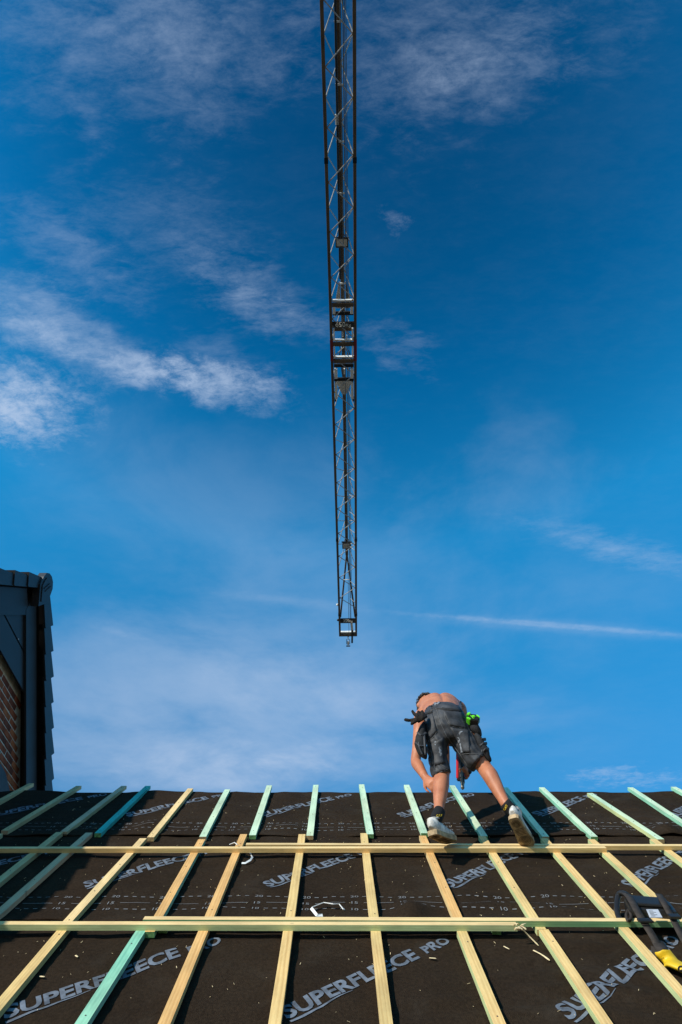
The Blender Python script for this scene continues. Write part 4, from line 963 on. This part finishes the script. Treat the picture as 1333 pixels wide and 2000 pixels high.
# shoes and socks
def shoe(heel, ball, ank, lab=None):
    f = (ball - heel).normalized(); s = f.cross(Vector((0, 0, 1))).normalized(); u = s.cross(f)
    T = Matrix(((s.x, f.x, u.x, heel.x), (s.y, f.y, u.y, heel.y), (s.z, f.z, u.z, heel.z), (0, 0, 0, 1)))
    prof = [(-0.028, 0.020), (-0.018, 0.033), (0.010, 0.039), (0.060, 0.039), (0.110, 0.042), (0.165, 0.050), (0.205, 0.050), (0.235, 0.041), (0.255, 0.022)]
    bm = bmesh.new(); lower, upper = [], []
    out_ = [(w, y) for y, w in prof] + [(-w, y) for y, w in prof[::-1]]
    for z, g in ((0.0, -0.002), (0.006, 0.002), (0.026, 0.003), (0.032, -0.001)):
        lower.append([bm.verts.new((x + math.copysign(g, x), y, z + max(0, y - 0.17) * 0.16)) for x, y in out_])
    n = len(out_)
    for r0, r1 in zip(lower, lower[1:]):
        for k_ in range(n): bm.faces.new((r0[k_], r0[(k_ + 1) % n], r1[(k_ + 1) % n], r1[k_]))
    bm.faces.new(lower[0][::-1]); bm.faces.new(lower[-1])
    bm.transform(T); so_ = empty('shoe', heel); so_.parent = man; so_.matrix_parent_inverse = world_of(man).inverted()
    sl_ = from_bm('sole', bm, M['sole'], so_)
    bm = bmesh.new()                                       # tread: rings under the heel and the ball, ribs between
    for cy_, n_ in ((0.022, 3), (0.175, 4)):
        for q in range(1, n_ + 1):
            r_ = q * 0.0088; pts = [Vector((math.cos(a_) * r_, cy_ + math.sin(a_) * r_ * 1.1, -0.0015)) for a_ in [2 * PI * k_ / 20 for k_ in range(21)]]
            loft(bm, pts, [0.0016] * 21, 4, Vector((0, 0, 1)), cap=False)
    for q in range(5): add_bar(bm, (-0.030, 0.075 + q * 0.012, -0.001), (0.030, 0.070 + q * 0.012, -0.001), 0.0018, 4)
    bm.transform(T); from_bm('sole_tread', bm, M['tread'], sl_)['kind'] = 'stuff'
    bm = bmesh.new()
    secs = [(-0.020, 0.018, 0.040, 0.030), (-0.010, 0.031, 0.062, 0.050), (0.015, 0.037, 0.066, 0.058), (0.055, 0.038, 0.062, 0.054), (0.095, 0.040, 0.056, 0.045), (0.140, 0.045, 0.050, 0.036), (0.185, 0.048, 0.046, 0.026), (0.220, 0.042, 0.044, 0.020), (0.243, 0.024, 0.042, 0.012)]
    loft(bm, [Vector((0, y, zc_ + max(0, y - 0.17) * 0.16)) for y, w, zc_, h_ in secs], [(w, h_) for y, w, zc_, h_ in secs], 18, Vector((1, 0, 0)))
    loft(bm, [Vector((0, 0.030, 0.06)), Vector((0, 0.030, 0.095)), Vector((0, 0.026, 0.118))], [(0.040, 0.052), (0.040, 0.050), (0.042, 0.050)], 18, Vector((1, 0, 0)))
    bm.transform(T); bm = fuse(bm, 0.005, 3); from_bm('upper', bm, M['shoe'], so_, True)
    bm = bmesh.new()                                       # collar roll, heel tab and lacing
    ring = [Vector((math.cos(a_) * 0.0405, 0.028 + math.sin(a_) * 0.049, 0.109)) for a_ in [2 * PI * k_ / 18 for k_ in range(19)]]
    loft(bm, ring, [0.0035] * 19, 6, Vector((0, 0, 1)), cap=False)
    bm.transform(T); from_bm('collar', bm, M['shoe'], so_)
    bm = bmesh.new()
    for q in (-0.012, 0.012): add_bar(bm, (q, -0.026, 0.092), (q, -0.0265, 0.100), 0.003, 6)
    add_bar(bm, (-0.010, -0.027, 0.082), (0.010, -0.027, 0.082), 0.0022, 6)
    bm.transform(T); from_bm('heel_tab', bm, M['tread'], so_)['kind'] = 'stuff'
    bm = bmesh.new()
    for q in range(4): add_bar(bm, (-0.026, 0.085 + q * 0.02, 0.103 - q * 0.008), (0.026, 0.088 + q * 0.02, 0.103 - q * 0.008), 0.004, 6)
    bm.transform(T); from_bm('lace', bm, M['shoe'], so_)['kind'] = 'stuff'
    c0 = T @ Vector((0, 0.028, 0.085)); d_ = (ank - c0)
    bm = bmesh.new(); top = c0 + d_ * 1.28; loft(bm, [c0, c0 + d_ * 0.5, c0 + d_, top, top - d_.normalized() * 0.004], [(0.038, 0.047), (0.041, 0.047), (0.041, 0.045), (0.0405, 0.0445), (0.036, 0.040)], 18)
    sk = from_bm('sock', bm, M['sock'], man, True)
    return sk, c0, d_
lsock = shoe(HL, BL, LAn); rsock = shoe(HR, BR_, RAn)
for (sk, c0, d_), px_, rot_ in ((lsock, 7, 8), (rsock, -9, 62)):
    bm = text_bm('CAT', 0.021, 0.0008, 0.0, 'CENTER'); c = c0 + d_ * 0.72
    cq = c - CAM; q_ = cq.dot(FWD); X0, Y0 = 667 + FPX * cq.dot(RIGHT) / q_ + px_ * 0.6, 1000 - FPX * cq.dot(UPV) / q_
    bv = BVHTree.FromPolygons([v.co.copy() for v in sk.data.vertices], [p.vertices[:] for p in sk.data.polygons])
    R_ = Matrix.Rotation(math.radians(rot_), 2)
    for v in bm.verts:
        w_ = R_ @ Vector((v.co.x, v.co.y)); v.co = hit(X0 + w_.x * FPX / q_, Y0 - w_.y * FPX / q_, 0.0025, bv)[0]
    me = bpy.data.meshes.new('sock_lettering'); bm.to_mesh(me); bm.free(); link('sock_lettering', me, M['sockprint'], sk)
# tattoo on the right upper arm
for l_ in (((850, 190), (880, 180), (905, 210), (890, 240), (860, 220)), ((870, 240), (900, 265), (925, 262)), ((905, 295), (930, 290), (945, 310)), ((880, 200), (895, 215), (885, 228))):
    seam('tattoo', l_, M['ink'], 0.0045, man, BVB, up=-0.0028)

# tape measure clipped on the right hip
def local(px, py, Y, rz=0.0):
    return Matrix.Translation(atY(px, py, Y)) @ Matrix.Rotation(PI / 2 + math.radians(-25), 4, 'X') @ Matrix.Rotation(rz, 4, 'Z')
tape = empty('tape_measure', atY(924, 1406, 3.33), label='black tape measure with neon green bumpers on the right hip of the shorts', cat='tape measure')
T = local(925, 1406, 3.315, math.radians(-12))
def tpart(name, shape, z0_, z1_, m, bev=0.004):
    bm = bmesh.new(); a_ = [bm.verts.new((x, y, z0_)) for x, y in shape]; b_ = [bm.verts.new((x, y, z1_)) for x, y in shape]; n = len(shape)
    bm.faces.new(a_); bm.faces.new(b_[::-1])
    for k_ in range(n): bm.faces.new((a_[k_], a_[(k_ + 1) % n], b_[(k_ + 1) % n], b_[k_]))
    if bev: bmesh.ops.bevel(bm, geom=bm.edges[:], offset=bev, segments=2, affect='EDGES')
    bm.transform(T); return from_bm(name, bm, m, tape)
def ngon(r_, n, a0=0, cx_=0, cy_=0): return [(cx_ + r_ * math.cos(a0 + 2 * PI * k_ / n), cy_ + r_ * math.sin(a0 + 2 * PI * k_ / n)) for k_ in range(n)]
tpart('case', [(-0.036, -0.040), (0.034, -0.040), (0.044, -0.020), (0.044, 0.022), (0.020, 0.044), (-0.024, 0.042), (-0.042, 0.022), (-0.042, -0.020)], -0.028, 0.026, M['black'], 0.006)
tpart('bumper', [(-0.052, 0.014), (-0.030, 0.014), (-0.018, 0.050), (-0.030, 0.058), (-0.044, 0.050)], -0.026, 0.031, M['lime'])
tpart('bumper', [(-0.050, -0.034), (-0.020, -0.042), (-0.014, -0.032), (-0.036, -0.012), (-0.050, -0.014)], -0.026, 0.031, M['lime'])
tpart('bumper', [(0.024, 0.040), (0.050, 0.016), (0.050, 0.000), (0.036, 0.010), (0.020, 0.028)], -0.026, 0.031, M['lime'])
tpart('emblem', ngon(0.029, 3, -PI / 2), 0.0265, 0.0320, M['lime'], 0.003); tpart('emblem', ngon(0.020, 3, -PI / 2), 0.0322, 0.0335, M['black'], 0.0); tpart('emblem', ngon(0.011, 14), 0.0337, 0.0352, M['lime'], 0.0)
# glove stuffed in the left back pocket
bm = bmesh.new(); YG = 3.29
def g8(x, y, dy=0.0): return atY(*px8(x, y), YG + dy)
limb(bm, [g8(365, 430, 0.03), g8(310, 450), g8(255, 465)], [(0.030, 0.020), (0.042, 0.024), (0.036, 0.022)], 4, 12)
for pts in (((262, 440), (222, 400), (188, 352)), ((250, 480), (170, 495), (105, 490), (84, 475)), ((275, 490), (225, 520), (172, 552)), ((292, 440), (285, 400), (280, 362)), ((335, 430), (345, 395), (335, 352))):
    limb(bm, [g8(*p_) for p_ in pts], [(0.0135, 0.013)] * (len(pts) - 1) + [(0.0105, 0.0105)], 4, 10)
bm = fuse(bm, 0.005, 2)
for v in bm.verts: v.co += v.normal * 0.0018 * noise.noise(v.co * 70)
tag(from_bm('glove', bm, M['glove'], None, True), 'dark knitted work glove with splayed fingers stuffed in the left back pocket', 'glove')
# nail gun held low between the legs
gun = empty('nail_gun', GUN, label='red and black nail gun held hanging between the legs', cat='nail gun')
YN = 3.78
def gbar(name, a, b, w_, d_, m, par=None, dy=0.0, bev=0.006):
    A_, B_ = atY(*a, YN + dy), atY(*b, YN + dy); bm = bmesh.new(); add_bar(bm, A_, B_, 0, square=(w_, d_))
    bmesh.ops.bevel(bm, geom=bm.edges[:], offset=bev, segments=2, affect='EDGES'); return from_bm(name, bm, m, par or gun)
gbar('magazine', (894.5, 1458), (894.5, 1521), 0.017, 0.022, M['red']); gbar('magazine_rail', (898, 1462), (898, 1526), 0.016, 0.04, M['black'])
bm = bmesh.new(); add_bar(bm, atY(903, 1450, YN), atY(904, 1520, YN), 0.024, 12); add_bar(bm, atY(904, 1521, YN), atY(904.5, 1529, YN), 0.018, 12); bc = from_bm('driver_body', bm, M['black'], gun, False)
bm = bmesh.new(); add_bar(bm, atY(902.5, 1500, YN - 0.03), atY(903.5, 1533, YN - 0.02), 0.006, 8); from_bm('driver_guide', bm, M['brass'], bc)
bm = bmesh.new(); loft(bm, [atY(904.5, 1527, YN), atY(904.5, 1535, YN), atY(904.5, 1539, YN), atY(904.5, 1542, YN)], [0.016, 0.013, 0.015, 0.006], 10); from_bm('nose', bm, M['brass'], gun)
gbar('housing', (911, 1462), (912, 1502), 0.034, 0.06, M['red'], dy=0.02); gbar('handle', (907, 1498), (921, 1510), 0.032, 0.03, M['black'], dy=0.0)
bm = bmesh.new(); loft(bm, [atY(908, 1513, YN - 0.03), atY(912, 1518, YN - 0.03), atY(917, 1514, YN - 0.03)], [0.004] * 3, 6); from_bm('trigger', bm, M['red'], gun)

# ------------------------------------------------------------------ small things on the roof
bag = empty('tool_case', roof(*roofuv(1262, 1790, 0.05), 0.05), label='black tool case with carry straps and yellow pad lying over the lower tile batten', cat='tool case')
def rp(px, py, w): return roof(*roofuv(px, py, w), w)
def rbox(name, u0, u1, v0, v1, w0, w1, m, bev=0.012, par=None, tilt=0.0):
    bm = bmesh.new(); add_box(bm, (0, 0, 0), (u1 - u0, v1 - v0, w1 - w0), bevel=bev)
    bm.transform(ROOF_M @ Matrix.Translation(((u0 + u1) / 2, (v0 + v1) / 2, (w0 + w1) / 2)) @ Matrix.Rotation(tilt, 4, 'Z')); return from_bm(name, bm, m, par or bag)
uc, vc = roofuv(1275, 1775, 0.10)
body = rbox('case_body', uc - 0.120, uc + 0.115, vc - 0.05, vc + 0.09, 0.050, 0.115, M['black'], 0.018, None, math.radians(-10))
rbox('case_lid', uc - 0.095, uc + 0.09, vc - 0.03, vc + 0.075, 0.1155, 0.134, M['black'], 0.010, None, math.radians(-10))
def ribbon(name, pts, wd, m, par=None, th=0.003, hint=None):
    """flat webbing through points"""
    pts = curve_pts(pts, 6); bm = bmesh.new(); rows = []
    nrm = ROOF_M.to_3x3() @ Vector((0, 0, 1))
    for i, p in enumerate(pts):
        d = (pts[min(i + 1, len(pts) - 1)] - pts[max(i - 1, 0)]).normalized(); s = (hint or d.cross(nrm)).normalized(); s = (s - d * s.dot(d)).normalized(); t = s.cross(d)
        rows.append([bm.verts.new(p + s * (a_ * wd / 2) + t * (b_ * th / 2)) for a_, b_ in ((-1, -1), (1, -1), (1, 1), (-1, 1))])
    for r0, r1 in zip(rows, rows[1:]):
        for k_ in range(4): bm.faces.new((r0[k_], r0[(k_ + 1) % 4], r1[(k_ + 1) % 4], r1[k_]))
    bm.faces.new(rows[0][::-1]); bm.faces.new(rows[-1])
    return from_bm(name, bm, m, par or bag, True)
R3 = ROOF_M.to_3x3(); rx = R3 @ Vector((1, 0, 0))
st1 = ribbon('strap', [rp(1219, 1742, 0.10), rp(1232, 1755, 0.140), rp(1247, 1782, 0.138), rp(1258, 1800, 0.115), rp(1272, 1822, 0.090), rp(1287, 1848, 0.055)], 0.038, M['strap'], hint=rx)
st2 = ribbon('strap', [rp(1287, 1746, 0.12), rp(1297, 1762, 0.140), rp(1307, 1780, 0.122), rp(1318, 1800, 0.110), rp(1332, 1828, 0.085), rp(1345, 1850, 0.05)], 0.034, M['strap'], hint=rx)
ribbon('strap_end', [rp(1284, 1838, 0.058), rp(1292, 1852, 0.066), rp(1298, 1866, 0.045), rp(1288, 1868, 0.030), rp(1284, 1850, 0.034)], 0.055, M['strap'], hint=rx)
bm = bmesh.new(); add_box(bm, (0, 0, 0), (0.070, 0.024, 0.012), bevel=0.003); add_box(bm, (0, -0.022, 0.002), (0.070, 0.008, 0.010), bevel=0.002); bm.transform(Matrix.Translation(rp(1260, 1797, 0.125)) @ ROOF_M.to_3x3().to_4x4()); from_bm('buckle', bm, M['black'], st1)
bm = bmesh.new(); add_box(bm, (0, 0, 0), (0.055, 0.035, 0.014), bevel=0.003); bm.transform(Matrix.Translation(rp(1318, 1790, 0.13)) @ ROOF_M.to_3x3().to_4x4()); from_bm('buckle', bm, M['black'], st2)
bm = bmesh.new(); hp3 = curve_pts([rp(1226, 1748, 0.11), rp(1214, 1744, 0.105), rp(1208, 1752, 0.085), rp(1206, 1778, 0.060), rp(1212, 1796, 0.050), rp(1224, 1800, 0.060)], 6); loft(bm, hp3, [(0.015, 0.013)] * len(hp3), 10); from_bm('carry_handle', bm, M['black'], bag, True)
bm = bmesh.new(); lp = curve_pts([rp(1228, 1778, 0.085), rp(1224, 1788, 0.085), rp(1228, 1799, 0.085), rp(1234, 1790, 0.085), rp(1228, 1778, 0.085)], 5); loft(bm, lp, [0.008] * len(lp), 8, cap=False); from_bm('latch', bm, M['strap'], bag, True)
bm = bmesh.new(); q = [bm.verts.new(p) for p in (rp(1263, 1776, 0.1355), rp(1286, 1776, 0.1355), rp(1295, 1792, 0.1355), rp(1270, 1792, 0.1355))]; bm.faces.new(q); from_bm('paper_label', bm, M['label'], bag)
bm = bmesh.new()
for k_ in range(5):
    a_, b_ = rp(1268 + k_ * 1.2, 1779 + k_ * 2.5, 0.1368), rp(1276 + k_ * 1.2 + (k_ % 2) * 5, 1779 + k_ * 2.5, 0.1368); add_bar(bm, a_, b_, 0, square=(0.0025, 0.0006))
from_bm('label_print', bm, M['plate'], bag)['kind'] = 'stuff'
yp = [rp(1287, 1866, 0.020), rp(1303, 1862, 0.030), rp(1330, 1878, 0.034), rp(1352, 1892, 0.030)]
bm = bmesh.new(); loft(bm, curve_pts([rp(1287, 1868, 0.040), rp(1300, 1874, 0.042), rp(1325, 1886, 0.042), rp(1355, 1900, 0.04)], 5), lerp_list([(0.030, 0.008), (0.046, 0.015), (0.052, 0.018), (0.052, 0.018)], 5), 18, R3 @ Vector((-0.5, 0.86, 0)))
pad = from_bm('yellow_pad', bm, M['yellowpad'], bag, True)
bm = bmesh.new()
BVP = BVHTree.FromPolygons([v.co.copy() for v in pad.data.vertices], [p.vertices[:] for p in pad.data.polygons])
for r_ in (5.5, 3.5):
    pts = [hit(1331 + r_ * math.cos(a_), 1892 + r_ * 0.9 * math.sin(a_), 0.0008, BVP)[0] for a_ in [2 * PI * k_ / 18 for k_ in range(19)]]; loft(bm, pts, [0.0022] * 19, 5, cap=False)
for k_ in range(4): p_ = hit(1292 + k_ * 2.2, 1873 - k_ * 1.2, 0.0008, BVP)[0]; bmesh.ops.create_uvsphere(bm, u_segments=6, v_segments=4, radius=0.0022, matrix=Matrix.Translation(p_))
from_bm('pad_print', bm, M['plate'], pad)['kind'] = 'stuff'

# white plastic strips on the underlay
def strip(pts, lab, w_=0.016, w=0.022):
    bm = bmesh.new(); P_ = [rp(x, y, w + dw) for x, y, dw in pts]; nrm = R3 @ Vector((0, 0, 1)); rows = []
    for i, p in enumerate(P_):
        d = (P_[min(i + 1, len(P_) - 1)] - P_[max(i - 1, 0)]).normalized(); s = (d.cross(nrm) * 0.8 + nrm * 0.5).normalized(); t = s.cross(d)
        rows.append([bm.verts.new(p + s * (a_ * w_ / 2) + t * (b_ * 0.002)) for a_, b_ in ((-1, -1), (1, -1), (1, 1), (-1, 1))])
    for r0, r1 in zip(rows, rows[1:]):
        for k_ in range(4): bm.faces.new((r0[k_], r0[(k_ + 1) % 4], r1[(k_ + 1) % 4], r1[k_]))
    bm.faces.new(rows[0][::-1]); bm.faces.new(rows[-1]); tag(from_bm('plastic_strip', bm, M['whiteplastic']), lab, 'plastic strip', 'white plastic strips on the underlay')
strip([(631, 1788, 0), (620, 1788, .004), (609, 1774, .01), (612, 1771, .012), (633, 1763, .02), (652, 1766, .02), (664, 1766, .015), (673, 1777, 0)], 'larger bent white plastic strip on the dark underlay above the lower tile batten', 0.016)
strip([(488, 1663, .005), (494, 1674, .01), (490, 1680, .008), (480, 1686, 0), (473, 1686, 0)], 'small bent white plastic strip just under the upper tile batten', 0.012)
strip([(450, 1650, .04), (460, 1646, .075), (465, 1650, .07)], 'tiny white plastic strip caught on the upper tile batten', 0.012, 0.02)
# wood shavings and splinters
def shaving(pts, w, r_, lab, grp='loose wood shavings'):
    bm = bmesh.new(); P_ = curve_pts([rp(x, y, w + dw) for x, y, dw in pts], 4); loft(bm, P_, [(r_, r_ * 0.35)] * (len(P_) - 1) + [(r_ * 0.3, r_ * 0.2)], 6); return bm
bm = bmesh.new()
for i in range(14):
    x, y = 1013 + random.uniform(-5, 10), 1809 + random.uniform(-5, 7); a_ = random.uniform(-0.8, 0.8); L_ = random.uniform(6, 16)
    merge(bm, shaving([(x - L_ / 2 * math.cos(a_), y - L_ / 2 * math.sin(a_), 0), (x, y - 2, 0.012), (x + L_ / 2 * math.cos(a_), y + L_ / 2 * math.sin(a_), 0.004)], 0.085, 0.004, ''))
merge(bm, shaving([(1022, 1816, 0), (1036, 1830, -.03), (1053, 1847, -.06)], 0.08, 0.003, ''))
tag(from_bm('shaving_tuft', bm, M['shaving']), 'tuft of curled wood shavings caught on the lower tile batten', 'wood shavings', kind='stuff')
for pts, w, r_, lab in ((((1043, 1856, 0), (1060, 1865, 0.004), (1075, 1876, 0)), 0.016, 0.005, 'long pale wood splinter on the underlay below the shaving tuft'),
                        (((985, 1848, 0), (996, 1854, .004)), 0.016, 0.004, 'thin pale wood splinter left of the shaving tuft below the lower tile batten'),
                        (((840, 1871, 0), (853, 1872, .006)), 0.016, 0.006, 'short curled wood splinter beside the slogan print in the bottom row'),
                        (((1148, 1779, 0), (1153, 1785, .004)), 0.016, 0.006, 'pale wood chip on the underlay left of the tool case'),
                        (((80, 1907, 0), (88, 1908, .004)), 0.016, 0.007, 'pale wood chip right of the yellow batten at lower left'),
                        (((149, 1866, 0), (153, 1869, .004)), 0.016, 0.005, 'small pale wood chip between the two left battens near the turquoise one')):
    tag(from_bm('wood_splinter', shaving(pts, w, r_, lab), M['shaving']), lab, 'wood splinter', 'loose wood splinters on the underlay')
bm = bmesh.new()
for i in range(900)[:620]:
    u, v = random.uniform(-2.4, 2.4), random.uniform(2.3, 5.9); k_ = 2 if v > 5.05 else 1 if v > 3.72 else 0
    a_ = random.uniform(0, PI); L_ = random.choice((0.0015, 0.002, 0.002, 0.003, 0.004, 0.007)); r_ = random.uniform(0.0006, 0.0013); h_ = hgt(u, v, k_) + 0.003
    du, dv = math.cos(a_) * L_, math.sin(a_) * L_; add_bar(bm, roof(u - du, v - dv, h_), roof(u + du, v + dv, h_ + 0.002), 0, square=(r_ * 2, r_))
tag(from_bm('sawdust', bm, M['shaving']), 'scattered specks of sawdust on the dark underlay', 'sawdust', kind='stuff')
